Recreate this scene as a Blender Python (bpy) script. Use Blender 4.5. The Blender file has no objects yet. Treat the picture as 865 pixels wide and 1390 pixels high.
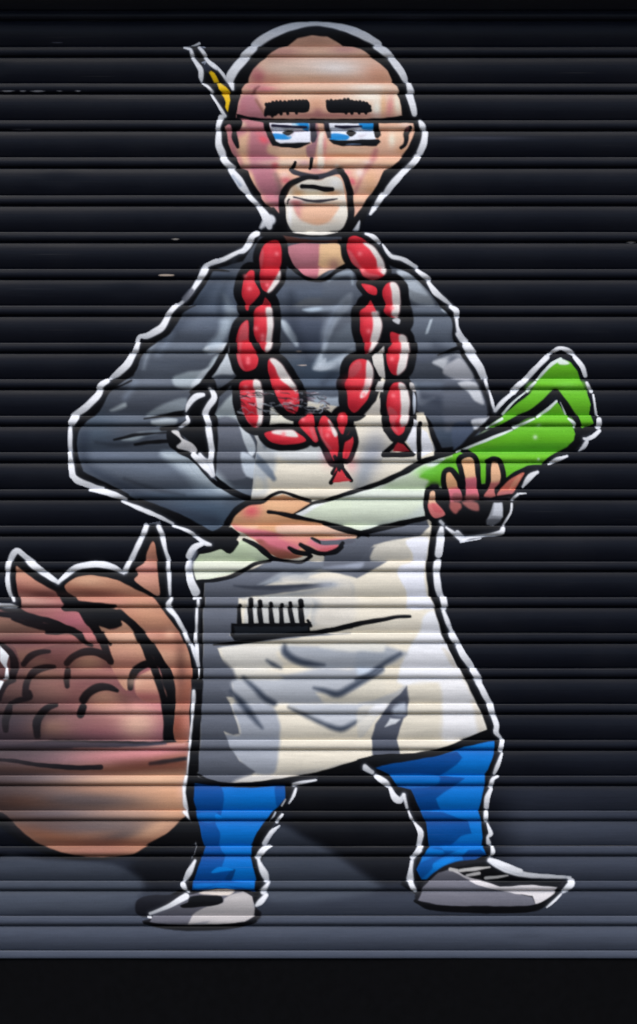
import bpy, math, random
import numpy as np

# ------------------------------------------------------------------ scene, camera, light
sc = bpy.context.scene
col = sc.collection
U = 0.00155                                   # metres per unit of the mural drawing (1 unit = 1.55 mm)
CX, CY = 432.5, 695.0                         # centre of the framed part of the shutter
GROUND_Z = (CY - 1420.0) * U

cam_d = bpy.data.cameras.new("camera")
cam = bpy.data.objects.new("camera", cam_d)
col.objects.link(cam)
CAM_DIST = 6.0
cam.location = (0, -CAM_DIST, 0)
cam.rotation_euler = (math.radians(90), 0, 0)
cam_d.sensor_fit = 'VERTICAL'
cam_d.sensor_height = 36.0
cam_d.lens = 36.0 * CAM_DIST / (1390.0 * U)
cam_d.clip_start = 0.05
cam_d.clip_end = 500.0
sc.camera = cam

SUN_EL, SUN_AZ = math.radians(60), math.radians(200)     # soft high sun through cloud, in front of the shutter
w = bpy.data.worlds.new("World")
sc.world = w
w.use_nodes = True
nt = w.node_tree
bg = nt.nodes["Background"]
sky = nt.nodes.new("ShaderNodeTexSky")
sky.sky_type = 'NISHITA'
sky.sun_disc = False
sky.sun_elevation = SUN_EL
sky.sun_rotation = SUN_AZ
sky.air_density = 1.0
sky.dust_density = 2.2
sky.ozone_density = 2.0
nt.links.new(sky.outputs[0], bg.inputs[0])
bg.inputs[1].default_value = 0.10

sun_d = bpy.data.lights.new("sun", 'SUN')
sun_d.energy = 1.5
sun_d.angle = math.radians(40)
sun_d.color = (1.0, 0.965, 0.91)
sun = bpy.data.objects.new("sun", sun_d)
col.objects.link(sun)
# light travels from the front and above towards the shutter (+Y and down)
sun.rotation_euler = (math.radians(90) - SUN_EL, 0, math.radians(-12))

sc.view_settings.view_transform = 'Standard'
sc.view_settings.look = 'None'
sc.view_settings.gamma = 1.0
sc.view_settings.use_curve_mapping = False
sc.view_settings.exposure = 0.9

# ------------------------------------------------------------------ shape of the shutter curtain
EDGES = [-85.0, -35.5, 14.0, 63.4, 113.0, 163.0, 213.2, 264.9, 314.7, 365.0, 414.5, 465.0, 514.3, 564.0, 613.4,
         663.8, 713.1, 761.8, 810.2, 859.1, 906.8, 955.0, 1004.0, 1052.3, 1100.0, 1148.0, 1195.1, 1242.8, 1289.8, 1300.6]
# profile of one slat, from the rolled bead at its top to the foot of its bowed face: (share of height, proud)
PROF = [(0.0, 0.8), (0.006, 2.5), (0.014, 3.5), (0.03, 3.95), (0.07, 4.55), (0.11, 5.15), (0.15, 5.45), (0.19, 5.35), (0.225, 4.7),
        (0.25, 3.6), (0.268, 1.9), (0.280, -0.2), (0.289, -0.9), (0.297, -0.6), (0.304, 0.8), (0.314, 1.7), (0.335, 2.2),
        (0.39, 3.2), (0.44, 3.95), (0.52, 4.8), (0.60, 5.2), (0.68, 5.1), (0.76, 4.6), (0.84, 3.6), (0.91, 2.3), (0.96, 1.2), (1.0, 0.1)]
PT = np.array([p[0] for p in PROF]); PZ = np.array([p[1] for p in PROF])
_ts = np.unique(np.concatenate([np.linspace(0, 0.02, 5), np.linspace(0.02, 0.25, 15), np.linspace(0.25, 0.34, 15), np.linspace(0.34, 1, 32)]))
def _smooth_prof(t):
    k = np.interp(t, PT, PZ)
    k1 = np.interp(np.clip(t - 0.004, 0, 1), PT, PZ); k2 = np.interp(np.clip(t + 0.004, 0, 1), PT, PZ)
    return (k + k1 + k2) / 3.0
def dents(x, k, t):
    """slow unevenness and twist of the old steel laths along their length, in drawing units; k is the number of the lath"""
    tilt = 1.3 * np.sin(x * 0.0072 + k * 2.13) * np.sin(x * 0.0031 + k * 1.1 + 0.7) + 0.35 * np.sin(x * 0.024 + k * 5.3)
    knock = 1.1 * np.exp(-((x - (k * 397.0 % 1100 - 100)) / 26.0) ** 2) * np.exp(-((t - 0.66) / 0.2) ** 2) * (((k * 7) % 3) == 0)
    return tilt * (t - 0.6) - knock + (0.40 * np.sin(x * 0.011 + k * 1.7) + 0.22 * np.sin(x * 0.027 + 1.3 + k * 2.9) + 0.08 * np.sin(x * 0.061 + k * 4.1)
            + 0.3 * np.sin(k * 2.3 + 0.6))
def rows_of(k):
    """y values and depth of the rows of slat k"""
    e0, e1 = EDGES[k], EDGES[k + 1]
    if e1 - e0 < 30:                                   # the last lath is cut off by the bottom rail
        full = 47.5
        ts = _ts[_ts * full <= (e1 - e0)]
        return e0 + ts * full, _smooth_prof(ts), ts
    return e0 + _ts * (e1 - e0), _smooth_prof(_ts), _ts
def world_pts(x, y, z):
    return np.stack([(x - CX) * U, -z * U, (CY - y) * U], axis=-1)

# ------------------------------------------------------------------ helpers
def mesh_obj(name, verts, faces, mat, parent=None, smooth=True, colors=None):
    me = bpy.data.meshes.new(name)
    verts = np.ascontiguousarray(verts, dtype=np.float32); faces = np.ascontiguousarray(faces, dtype=np.int32)
    me.vertices.add(len(verts)); me.vertices.foreach_set("co", verts.ravel())
    me.loops.add(faces.size); me.loops.foreach_set("vertex_index", faces.ravel())
    me.polygons.add(len(faces))
    me.polygons.foreach_set("loop_start", np.arange(len(faces), dtype=np.int32) * faces.shape[1])
    me.polygons.foreach_set("loop_total", np.full(len(faces), faces.shape[1], dtype=np.int32))
    me.polygons.foreach_set("use_smooth", np.full(len(faces), smooth, dtype=bool))
    me.update(calc_edges=True)
    if colors is not None:
        ca = me.color_attributes.new("paint", 'FLOAT_COLOR', 'POINT')
        rgba = np.ones((len(verts), 4), dtype=np.float32); rgba[:, :3] = colors
        ca.data.foreach_set("color", rgba.ravel())
    me.materials.append(mat)
    o = bpy.data.objects.new(name, me)
    col.objects.link(o)
    if parent is not None: o.parent = parent
    return o

def lin(c):
    c = np.asarray(c, dtype=np.float64)
    return np.where(c <= 0.04045, c / 12.92, ((np.maximum(c, 0) + 0.055) / 1.055) ** 2.4)

def paint_material(name, rough, grime):
    """spray paint on steel: the pigment is the 'paint' attribute; fine speckle, dust and orange peel come from noise"""
    m = bpy.data.materials.new(name); m.use_nodes = True
    n = m.node_tree.nodes; l = m.node_tree.links
    b = n["Principled BSDF"]
    at = n.new("ShaderNodeAttribute"); at.attribute_name = "paint"
    tc = n.new("ShaderNodeTexCoord")
    n1 = n.new("ShaderNodeTexNoise"); n1.inputs["Scale"].default_value = 420; n1.inputs["Detail"].default_value = 3
    n2 = n.new("ShaderNodeTexNoise"); n2.inputs["Scale"].default_value = 7; n2.inputs["Detail"].default_value = 6
    mp = n.new("ShaderNodeMapping"); mp.inputs["Scale"].default_value = (1.0, 1.0, 9.0)
    n3 = n.new("ShaderNodeTexNoise"); n3.inputs["Scale"].default_value = 16; n3.inputs["Detail"].default_value = 5
    for q in (n1, n2): l.new(tc.outputs["Object"], q.inputs["Vector"])
    l.new(tc.outputs["Object"], mp.inputs["Vector"]); l.new(mp.outputs[0], n3.inputs["Vector"])
    r1 = n.new("ShaderNodeMapRange"); r1.inputs[1].default_value = 0.3; r1.inputs[2].default_value = 0.7
    r1.inputs[3].default_value = 0.93; r1.inputs[4].default_value = 1.06
    l.new(n1.outputs["Fac"], r1.inputs[0])
    r2 = n.new("ShaderNodeMapRange"); r2.inputs[1].default_value = 0.3; r2.inputs[2].default_value = 0.7
    r2.inputs[3].default_value = 0.93; r2.inputs[4].default_value = 1.05
    l.new(n3.outputs["Fac"], r2.inputs[0])
    mu = n.new("ShaderNodeMath"); mu.operation = 'MULTIPLY'
    l.new(r1.outputs[0], mu.inputs[0]); l.new(r2.outputs[0], mu.inputs[1])
    vm = n.new("ShaderNodeVectorMath"); vm.operation = 'SCALE'
    l.new(at.outputs["Color"], vm.inputs[0]); l.new(mu.outputs[0], vm.inputs["Scale"])
    dust = n.new("ShaderNodeMix"); dust.data_type = 'RGBA'
    r3 = n.new("ShaderNodeMapRange"); r3.inputs[1].default_value = 0.45; r3.inputs[2].default_value = 0.8
    r3.inputs[3].default_value = 0.0; r3.inputs[4].default_value = grime
    l.new(n2.outputs["Fac"], r3.inputs[0]); l.new(r3.outputs[0], dust.inputs[0])
    l.new(vm.outputs[0], dust.inputs[6]); dust.inputs[7].default_value = (0.12, 0.115, 0.11, 1)
    # faint scuffs and dust lines that run along the laths
    mp2 = n.new("ShaderNodeMapping"); mp2.inputs["Scale"].default_value = (3.0, 1.0, 210.0)
    n4 = n.new("ShaderNodeTexNoise"); n4.inputs["Scale"].default_value = 1.0; n4.inputs["Detail"].default_value = 3
    n5 = n.new("ShaderNodeTexNoise"); n5.inputs["Scale"].default_value = 2.2; n5.inputs["Detail"].default_value = 4
    l.new(tc.outputs["Object"], mp2.inputs["Vector"]); l.new(mp2.outputs[0], n4.inputs["Vector"]); l.new(tc.outputs["Object"], n5.inputs["Vector"])
    r5 = n.new("ShaderNodeMapRange"); r5.inputs[1].default_value = 0.66; r5.inputs[2].default_value = 0.76; r5.inputs[3].default_value = 0.0; r5.inputs[4].default_value = 0.09
    r6 = n.new("ShaderNodeMapRange"); r6.inputs[1].default_value = 0.42; r6.inputs[2].default_value = 0.62
    l.new(n4.outputs["Fac"], r5.inputs[0]); l.new(n5.outputs["Fac"], r6.inputs[0])
    m5 = n.new("ShaderNodeMath"); m5.operation = 'MULTIPLY'; l.new(r5.outputs[0], m5.inputs[0]); l.new(r6.outputs[0], m5.inputs[1])
    sc2 = n.new("ShaderNodeMix"); sc2.data_type = 'RGBA'
    l.new(m5.outputs[0], sc2.inputs[0]); l.new(dust.outputs[2], sc2.inputs[6]); sc2.inputs[7].default_value = (0.30, 0.29, 0.28, 1)
    l.new(sc2.outputs[2], b.inputs["Base Color"])
    r4 = n.new("ShaderNodeMapRange"); r4.inputs[3].default_value = rough - 0.07; r4.inputs[4].default_value = rough + 0.09
    l.new(n3.outputs["Fac"], r4.inputs[0]); l.new(r4.outputs[0], b.inputs["Roughness"])
    bp = n.new("ShaderNodeBump"); bp.inputs["Strength"].default_value = 0.12; bp.inputs["Distance"].default_value = 0.0004
    l.new(n1.outputs["Fac"], bp.inputs["Height"]); l.new(bp.outputs[0], b.inputs["Normal"])
    b.inputs["Specular IOR Level"].default_value = 0.09
    return m
MAT_PAINT = paint_material("spray_paint_on_steel", 0.36, 0.02)

def plain(name, c, rough=0.7, scale=60, var=0.25, spec=0.5):
    m = bpy.data.materials.new(name); m.use_nodes = True
    n = m.node_tree.nodes; l = m.node_tree.links; b = n["Principled BSDF"]
    nz = n.new("ShaderNodeTexNoise"); nz.inputs["Scale"].default_value = scale; nz.inputs["Detail"].default_value = 6
    tc = n.new("ShaderNodeTexCoord"); l.new(tc.outputs["Object"], nz.inputs["Vector"])
    rp = n.new("ShaderNodeValToRGB")
    rp.color_ramp.elements[0].position = 0.3; rp.color_ramp.elements[1].position = 0.72
    rp.color_ramp.elements[0].color = tuple(v * (1 - var) for v in c) + (1,)
    rp.color_ramp.elements[1].color = tuple(v * (1 + var) for v in c) + (1,)
    l.new(nz.outputs["Fac"], rp.inputs[0]); l.new(rp.outputs[0], b.inputs["Base Color"])
    b.inputs["Roughness"].default_value = rough; b.inputs["Specular IOR Level"].default_value = spec
    return m
# ------------------------------------------------------------------ PAINT BEGIN : the drawing the artist sprayed
OX = 80                      # the drawing runs on a little to the left of the framed part
CW, CH = 865 + OX, 1304
img = np.zeros((CH, CW, 3), dtype=np.float32)
lab = np.zeros((CH, CW), dtype=np.int16)
LABELS = ['']
cur_lab = 0
TX = (0.0, 0.0, 1.0)
CLIP = None
def tile(x0=0, y0=0, k=1.0):
    global TX; TX = (x0, y0, k)
def part(name):
    """following strokes belong to this painted part"""
    global cur_lab
    if name is None: cur_lab = 0; return
    if name not in LABELS: LABELS.append(name)
    cur_lab = LABELS.index(name)
def _pts(s):
    out = []
    for w_ in s.split():
        v = [float(q) for q in w_.split(',')]
        v[0] = OX + TX[0] + v[0] / TX[2]; v[1] = TX[1] + v[1] / TX[2]
        out.append(v)
    n = max(len(v) for v in out)
    for i, v in enumerate(out):
        while len(v) < n: v.append(out[i - 1][len(v)] if i else 3.0)
    return np.array(out)
def _curve(p, closed, sub=4):
    n = len(p)
    if n < 3: return p
    out = []
    rng = range(n) if closed else range(n - 1)
    for i in rng:
        if closed: a, b, c, d = p[(i - 1) % n], p[i], p[(i + 1) % n], p[(i + 2) % n]
        else: a, b, c, d = p[max(i - 1, 0)], p[i], p[i + 1], p[min(i + 2, n - 1)]
        L = np.hypot(*(c - b)[:2]) + 1e-6
        m1 = (c - a) * 0.5; m2 = (d - b) * 0.5
        for m in (m1, m2):
            q = np.hypot(m[0], m[1])
            if q > L: m *= L / q
        for t in np.arange(sub) / sub:
            t2, t3 = t * t, t * t * t
            out.append((2*t3 - 3*t2 + 1) * b + (t3 - 2*t2 + t) * m1 + (-2*t3 + 3*t2) * c + (t3 - t2) * m2)
    if not closed: out.append(p[-1])
    return np.array(out)
def _segdist(p, closed, reach, x0, y0, x1, y1, radii=None):
    """distance to the outline, or outside-distance to a stroke of varying radius, near the line only"""
    W, H = x1 - x0, y1 - y0
    D = np.full((H, W), 1e3, dtype=np.float32)
    n = len(p)
    for i in range(n if closed else max(n - 1, 1)):
        a = p[i]; b = p[(i + 1) % n]
        ra = radii[i] if radii is not None else 0; rb = radii[(i + 1) % n] if radii is not None else 0
        m = reach + max(ra, rb) + 1
        ax0 = int(max(x0, math.floor(min(a[0], b[0]) - m))); ax1 = int(min(x1, math.ceil(max(a[0], b[0]) + m) + 1))
        ay0 = int(max(y0, math.floor(min(a[1], b[1]) - m))); ay1 = int(min(y1, math.ceil(max(a[1], b[1]) + m) + 1))
        if ax1 <= ax0 or ay1 <= ay0: continue
        X = np.arange(ax0, ax1)[None, :] + 0.5; Y = np.arange(ay0, ay1)[:, None] + 0.5
        dx, dy = b[0] - a[0], b[1] - a[1]
        L2 = dx * dx + dy * dy + 1e-9
        t = np.clip(((X - a[0]) * dx + (Y - a[1]) * dy) / L2, 0, 1)
        d = np.sqrt((X - a[0] - t * dx) ** 2 + (Y - a[1] - t * dy) ** 2) - (ra + (rb - ra) * t)
        s = D[ay0 - y0:ay1 - y0, ax0 - x0:ax1 - x0]
        np.minimum(s, d, out=s)
    return D
def _inside(p, x0, y0, x1, y1):
    tog = np.zeros((y1 - y0, x1 - x0 + 1), dtype=np.int32)
    n = len(p)
    for i in range(n):
        a = p[i]; b = p[(i + 1) % n]
        if a[1] == b[1]: continue
        lo, hi = (a, b) if a[1] < b[1] else (b, a)
        ys = np.arange(max(y0, math.ceil(lo[1] - 0.5)), min(y1, math.ceil(hi[1] - 0.5)))
        if len(ys) == 0: continue
        xs = lo[0] + (ys + 0.5 - lo[1]) * (hi[0] - lo[0]) / (hi[1] - lo[1])
        ix = np.clip(np.ceil(xs - 0.5).astype(int) - x0, 0, x1 - x0)
        np.add.at(tog, (ys - y0, ix), 1)
    return (np.cumsum(tog, axis=1)[:, :-1] % 2) == 1
def _wob(x0, y0, x1, y1, amp):
    if amp <= 0: return 0.0
    X = np.arange(x0, x1)[None, :]; Y = np.arange(y0, y1)[:, None]
    return (amp * (np.sin(X * 0.31 + Y * 0.17) * 0.5 + np.sin(X * 0.13 - Y * 0.29 + 2) * 0.5)).astype(np.float32)
def _apply(a, x0, y0, x1, y1, c, setlab=True):
    if CLIP is not None: a = a * CLIP[y0:y1, x0:x1]
    c = np.array(c, dtype=np.float32) / 255.0
    r = img[y0:y1, x0:x1]
    r += (c - r) * a[..., None]
    if cur_lab and setlab:
        L = lab[y0:y1, x0:x1]
        L[(a > 0.5) | ((L == 0) & (a > 0.015))] = cur_lab
def _poly_alpha(p, soft, grow, full=False):
    m = soft + abs(grow) + 2
    x0 = int(max(0, math.floor(p[:, 0].min() - m))); x1 = int(min(CW, math.ceil(p[:, 0].max() + m)))
    y0 = int(max(0, math.floor(p[:, 1].min() - m))); y1 = int(min(CH, math.ceil(p[:, 1].max() + m)))
    if x1 <= x0 or y1 <= y0: return None
    D = _segdist(p, True, m, x0, y0, x1, y1)
    I = _inside(p, x0, y0, x1, y1)
    sd = np.where(I, D, -D) + grow + _wob(x0, y0, x1, y1, 0.35)
    a = np.clip(sd / max(soft, 0.6) * 0.5 + 0.5, 0, 1)
    a = a * a * (3 - 2 * a)
    return a, x0, y0, x1, y1
def P(c, s, soft=0.8, a=1.0, grow=0.0, cv=1):
    """filled shape"""
    p = _pts(s)[:, :2]
    if cv: p = _curve(p, True)
    r = _poly_alpha(p, soft, grow)
    if r is None: return
    _apply(r[0] * a, *r[1:], c, setlab=a > 0.5)
def S(c, s, soft=0.8, a=1.0, w=None, cv=1, k=1.0):
    """stroke; third number of a point is its width in drawing units"""
    p = _pts(s)
    if p.shape[1] == 2: p = np.hstack([p, np.full((len(p), 1), w or 3.0)])
    if cv: p = _curve(p, False)
    rad = np.maximum(p[:, 2], 0.3) * 0.5 * k
    if c is WHT and rad.max() > 1.5:                   # overspray of the white can
        halo(p, rad)
    m = soft + 2
    M = m + rad.max()
    x0 = int(max(0, math.floor(p[:, 0].min() - M))); x1 = int(min(CW, math.ceil(p[:, 0].max() + M)))
    y0 = int(max(0, math.floor(p[:, 1].min() - M))); y1 = int(min(CH, math.ceil(p[:, 1].max() + M)))
    if x1 <= x0 or y1 <= y0: return
    D = _segdist(p, False, m, x0, y0, x1, y1, rad) + _wob(x0, y0, x1, y1, 0.3)
    al = np.clip(-D / max(soft, 0.6) * 0.5 + 0.5, 0, 1)
    al = al * al * (3 - 2 * al)
    _apply(al * a, x0, y0, x1, y1, c, setlab=a > 0.5)
def halo(p, rad):
    M = 9 + rad.max()
    x0 = int(max(0, math.floor(p[:, 0].min() - M))); x1 = int(min(CW, math.ceil(p[:, 0].max() + M)))
    y0 = int(max(0, math.floor(p[:, 1].min() - M))); y1 = int(min(CH, math.ceil(p[:, 1].max() + M)))
    if x1 <= x0 or y1 <= y0: return
    D = _segdist(p, False, 7, x0, y0, x1, y1, rad * 0.7)
    al = 0.26 * np.exp(-(np.maximum(D, 0) / 3.2) ** 2); al[al < 0.008] = 0
    _apply(al.astype(np.float32), x0, y0, x1, y1, (150, 158, 174), setlab=False)
def A(c, x, y, rx, ry=None, a=0.8, rot=0.0):
    """one soft puff of the spray can"""
    ry = ry or rx
    x = OX + TX[0] + x / TX[2]; y = TX[1] + y / TX[2]
    R = 2.6 * max(rx, ry)
    x0 = int(max(0, x - R)); x1 = int(min(CW, x + R + 1)); y0 = int(max(0, y - R)); y1 = int(min(CH, y + R + 1))
    if x1 <= x0 or y1 <= y0: return
    X = np.arange(x0, x1)[None, :] + 0.5 - x; Y = np.arange(y0, y1)[:, None] + 0.5 - y
    cs, sn = math.cos(math.radians(rot)), math.sin(math.radians(rot))
    u = (X * cs + Y * sn) / rx; v = (-X * sn + Y * cs) / ry
    al = np.exp(-(u * u + v * v)) * a
    al[al < 0.012] = 0
    _apply(al.astype(np.float32), x0, y0, x1, y1, c, setlab=False)
def clip(s=None, soft=1.0, grow=0.0, cv=1):
    """mask the following strokes to a shape"""
    global CLIP
    CLIP = None
    if s is None: return
    p = _pts(s)[:, :2]
    if cv: p = _curve(p, True)
    r = _poly_alpha(p, soft, grow)
    CLIP = np.zeros((CH, CW), dtype=np.float32)
    CLIP[r[2]:r[4], r[1]:r[3]] = r[0]

WHT = (229, 229, 231); BLK = (12, 13, 17)
# ---- ground coat: black, fading to blue grey near the foot
img[:] = np.array([11, 14, 23], dtype=np.float32) / 255
part(None)
GRY = (74, 80, 93)
yy = np.arange(CH)[:, None] * np.ones((1, CW)); xx = (np.arange(CW) - OX)[None, :] * np.ones((CH, 1))
def sm(a, b, v): 
    t = np.clip((v - a) / (b - a), 0, 1); return t * t * (3 - 2 * t)
fog = 0.9 * sm(1130, 1262, yy)
fog = np.maximum(fog, 0.7 * sm(1030, 1135, yy - 0.05 * (xx - 700)) * sm(640, 720, xx))
fog = np.maximum(fog, 0.45 * sm(1150, 1180, yy) * sm(215, 150, xx))
fog = np.maximum(fog, 0.12 * sm(900, 1100, yy) * sm(700, 800, xx))
img += (np.array(GRY, dtype=np.float32) / 255 - img) * fog[..., None]
P((84, 91, 102), "355,1190 352,1170 360,1145 378,1120 412,1134 450,1154 490,1184 516,1206 440,1222 366,1222", soft=7, a=0.5)
P((84, 91, 102), "0,1163 60,1166 110,1168 150,1172 176,1182 196,1200 170,1235 60,1235 -20,1235", soft=4, a=0.45)
P(BLK, "398,1058 500,1040 560,1100 572,1130 560,1190 520,1200 490,1180 445,1150 400,1120", soft=9, a=0.6)
P(BLK, "180,1172 262,1110 266,1160 250,1200 206,1206 190,1190", soft=9, a=0.6)
A((70, 72, 84), 650, 188, 70, 3.0, 0.5)
A((60, 62, 74), 560, 26, 40, 4, 0.25)
BG = img.copy()
K4 = 865 / 216.0; K8 = 8.65; K27 = 865 / 320.0; K33 = 865 / 260.0
CRM = (222, 214, 200); SKN = (206, 160, 128); PNK = (186, 110, 116)
# =============================== bowl of food on the left
part('painted_bowl')
tile(0, 700, K4)
P(BLK, "-230,480 50,500 60,470 45,400 40,320 55,240 90,190 130,215 195,275 320,365 380,300 450,265 540,262 620,280 675,310 730,200 800,50 870,30 880,60 915,180 920,330 925,440 1010,640 1060,760 1070,850 1060,1000 1060,1240 1010,1330 -230,1330", cv=0)
tile()
P(BLK, "-52,1000 256,1000 256,1060 254,1098 262,1115 262,1145 225,1150 175,1162 130,1167 80,1164 40,1150 10,1128 -30,1090", soft=2)
# body of the bowl
part('painted_bowl')
tile(0, 950, K4)
clip("-230,235 200,236 560,252 700,262 860,240 985,226 1030,230 1025,300 1020,360 1012,420 1008,500 1016,560 1040,600 985,650 900,735 800,790 700,840 560,852 440,848 300,815 200,770 100,690 20,610 -230,560", soft=1.4)
P((168, 118, 92), "-230,225 1050,225 1050,870 -230,870", cv=0)
A((120, 122, 136), 60, 250, 130, 8, 0.9)
A((112, 100, 106), 60, 300, 120, 16, 0.8)
A((150, 122, 134), 300, 320, 70, 12, 0.6)
A((214, 140, 142), 620, 300, 75, 12, 0.85, -3); A((222, 142, 146), 860, 280, 50, 10, 0.9, -5)
A((120, 66, 50), 700, 385, 110, 8, 0.9, -5); A((112, 64, 50), 950, 350, 50, 14, 0.8, -8); A((110, 76, 64), 150, 390, 110, 7, 0.75)
A((120, 66, 50), 330, 400, 100, 6, 0.6)
A((128, 126, 138), 240, 425, 100, 8, 0.7); A((222, 178, 150), 640, 430, 90, 7, 0.8); A((226, 184, 150), 900, 440, 60, 14, 0.8)
A((196, 150, 120), 800, 530, 80, 20, 0.8); A((214, 160, 124), 940, 560, 34, 26, 0.8)
A((84, 84, 92), 330, 540, 52, 10, 0.65); A((82, 78, 84), 560, 550, 60, 11, 0.65); A((120, 112, 116), 180, 500, 60, 9, 0.5)
A((156, 92, 58), 40, 550, 50, 12, 0.7); A((170, 116, 84), 90, 640, 44, 14, 0.5)
A((112, 114, 128), 300, 620, 80, 9, 0.7); A((186, 150, 130), 720, 620, 60, 8, 0.6); A((100, 92, 92), 560, 660, 90, 10, 0.5)
A((108, 104, 112), 420, 690, 80, 9, 0.6); A((70, 68, 74), 680, 735, 50, 9, 0.7, -12); A((86, 78, 78), 620, 690, 60, 8, 0.5)
A((176, 112, 78), 240, 730, 60, 8, 0.7, 15); A((204, 156, 122), 850, 700, 44, 12, 0.7, -30)
A((116, 70, 56), 560, 775, 110, 7, 0.7); A((160, 108, 96), 520, 825, 60, 7, 0.7)
clip()
S((30, 28, 32), "-180,318,3 60,328,5 200,350,6 330,362,7 450,367,7 548,364,7")
S((36, 32, 34), "818,345,5 900,333,6 1010,318,5", soft=2)
S((22, 22, 28), "-180,224,3 300,228,3 600,234,3.4 820,230,3 930,220,3")
S((58, 60, 74), "-180,240,8 300,242,9 560,248,8 760,248,6 900,236,3", soft=2)
S((206, 150, 140), "400,263,2 650,262,3 850,252,3 1000,240,3", soft=2)
# heap of food, skin coloured lobes
tile(0, 700, K4)
def lobe(s, base, soft=1.0):
    P(base, s, soft=soft)
clip("-230,500 90,540 270,590 420,640 560,640 700,560 800,720 865,840 900,1000 905,1210 700,1222 300,1215 -230,1205", soft=1.5)
P((134, 86, 82), "-230,500 905,500 905,1225 -230,1225", cv=0)
A((120, 84, 88), 100, 1000, 80, 60, 0.6); A((84, 82, 94), 80, 1140, 90, 30, 0.9); A((84, 82, 96), 330, 1200, 140, 12, 0.8)
A((150, 82, 90), 420, 950, 60, 34, 0.8); A((146, 80, 92), 700, 880, 80, 24, 0.8); A((176, 98, 112), 820, 1050, 60, 12, 0.95)
A((176, 104, 120), 650, 1170, 120, 14, 0.9); A((204, 156, 140), 760, 1120, 26, 24, 0.9); A((210, 166, 146), 620, 1050, 34, 10, 0.9)
A((190, 140, 116), 280, 1150, 34, 18, 0.9); A((150, 104, 96), 560, 1130, 40, 18, 0.6)
A((110, 72, 74), 560, 920, 70, 20, 0.6)
for q in ("380,830,10 420,790,8 480,775,8 540,775,8 590,810,10", "140,830,8 180,790,8 250,770,8", "460,1020,8 500,985,8 560,960,8 640,980,9 700,1040,9", "150,1000,8 190,890,8 260,850,8 330,880,9", "20,1010,8 60,930,8", "210,1190,8 240,1100,8 300,1070,8"):
    S((70, 44, 44), q, soft=9, a=.5)
A((214, 160, 138), 250, 945, 30, 14, .8); A((216, 150, 142), 700, 1050, 60, 10, .7); A((214, 172, 148), 740, 1130, 24, 20, .7); A((196, 130, 126), 420, 860, 40, 8, .7); A((204, 152, 128), 560, 1000, 22, 10, .7); A((206, 156, 130), 470, 812, 22, 7, .7); A((196, 146, 124), 75, 950, 18, 10, .6)
clip()
# leaf pointing right and down
clip("92,300 105,262 160,310 250,368 335,430 355,457 332,498 352,520 432,525 470,570 500,620 545,690 500,694 450,636 380,600 290,560 200,538 118,506 112,460 96,390", soft=1.0)
P((176, 116, 104), "60,240 600,240 600,720 60,720", cv=0)
A((206, 156, 126), 110, 290, 20, 16, 0.7); A((204, 146, 118), 200, 350, 30, 22, 0.5, 40); A((214, 164, 148), 180, 462, 60, 8, 0.8); A((130, 70, 62), 230, 425, 70, 7, 0.7, 10)
A((192, 110, 124), 400, 570, 40, 24, 0.9); A((210, 130, 130), 490, 680, 24, 12, 0.9); A((150, 88, 88), 250, 530, 70, 8, 0.5)
clip()
# lower left lobes
clip("-230,520 40,530 160,570 262,596 250,625 300,645 400,652 470,695 300,700 150,760 120,800 60,700 -230,660", soft=1.0)
P((180, 128, 106), "-230,500 600,500 600,820 -230,820", cv=0)
A((150, 84, 90), 200, 690, 100, 9, 0.8); A((196, 120, 118), 330, 665, 60, 7, 0.9); A((204, 156, 128), 30, 600, 40, 10, 0.6)
clip()
# big rim shape
clip("352,392 400,345 470,325 540,328 640,350 740,400 820,440 865,490 980,640 1030,760 1040,860 1040,960 1030,1100 1035,1215 950,1218 960,1000 945,880 880,760 800,640 720,560 640,510 460,485 430,470 405,440", soft=1.1)
P((176, 122, 98), "300,300 1060,300 1060,1240 300,1240", cv=0)
A((206, 160, 130), 480, 350, 34, 12, 0.8); A((146, 88, 72), 600, 425, 120, 7, 0.8, 6); A((204, 140, 124), 700, 470, 110, 9, 0.8); A((200, 150, 118), 850, 560, 60, 20, 0.8, 40)
A((214, 160, 140), 870, 650, 60, 9, 0.9); A((150, 92, 74), 960, 720, 50, 26, 0.6, 50); A((224, 178, 146), 890, 770, 50, 12, 0.9)
A((212, 152, 128), 960, 850, 60, 10, 0.9); A((138, 80, 62), 1000, 950, 30, 40, 0.8); A((196, 140, 116), 930, 960, 14, 60, 0.8); A((158, 88, 72), 990, 1050, 50, 20, 0.8)
A((218, 164, 140), 940, 1055, 30, 9, 0.9); A((126, 66, 52), 970, 1140, 20, 22, 0.9); A((186, 120, 104), 1030, 1130, 12, 30, 0.8)
clip()
# leaf tip on the right, point up
clip("832,140 850,200 862,330 868,432 800,400 735,350 755,320 745,290 790,255 800,200", soft=1.0)
P((186, 130, 108), "700,120 900,120 900,460 700,460", cv=0)
A((150, 96, 76), 850, 220, 14, 24, 0.6); A((216, 160, 148), 790, 280, 22, 10, 0.8); A((196, 120, 112), 800, 295, 30, 5, 0.7); A((206, 152, 132), 790, 350, 26, 12, 0.6)
clip()
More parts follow.
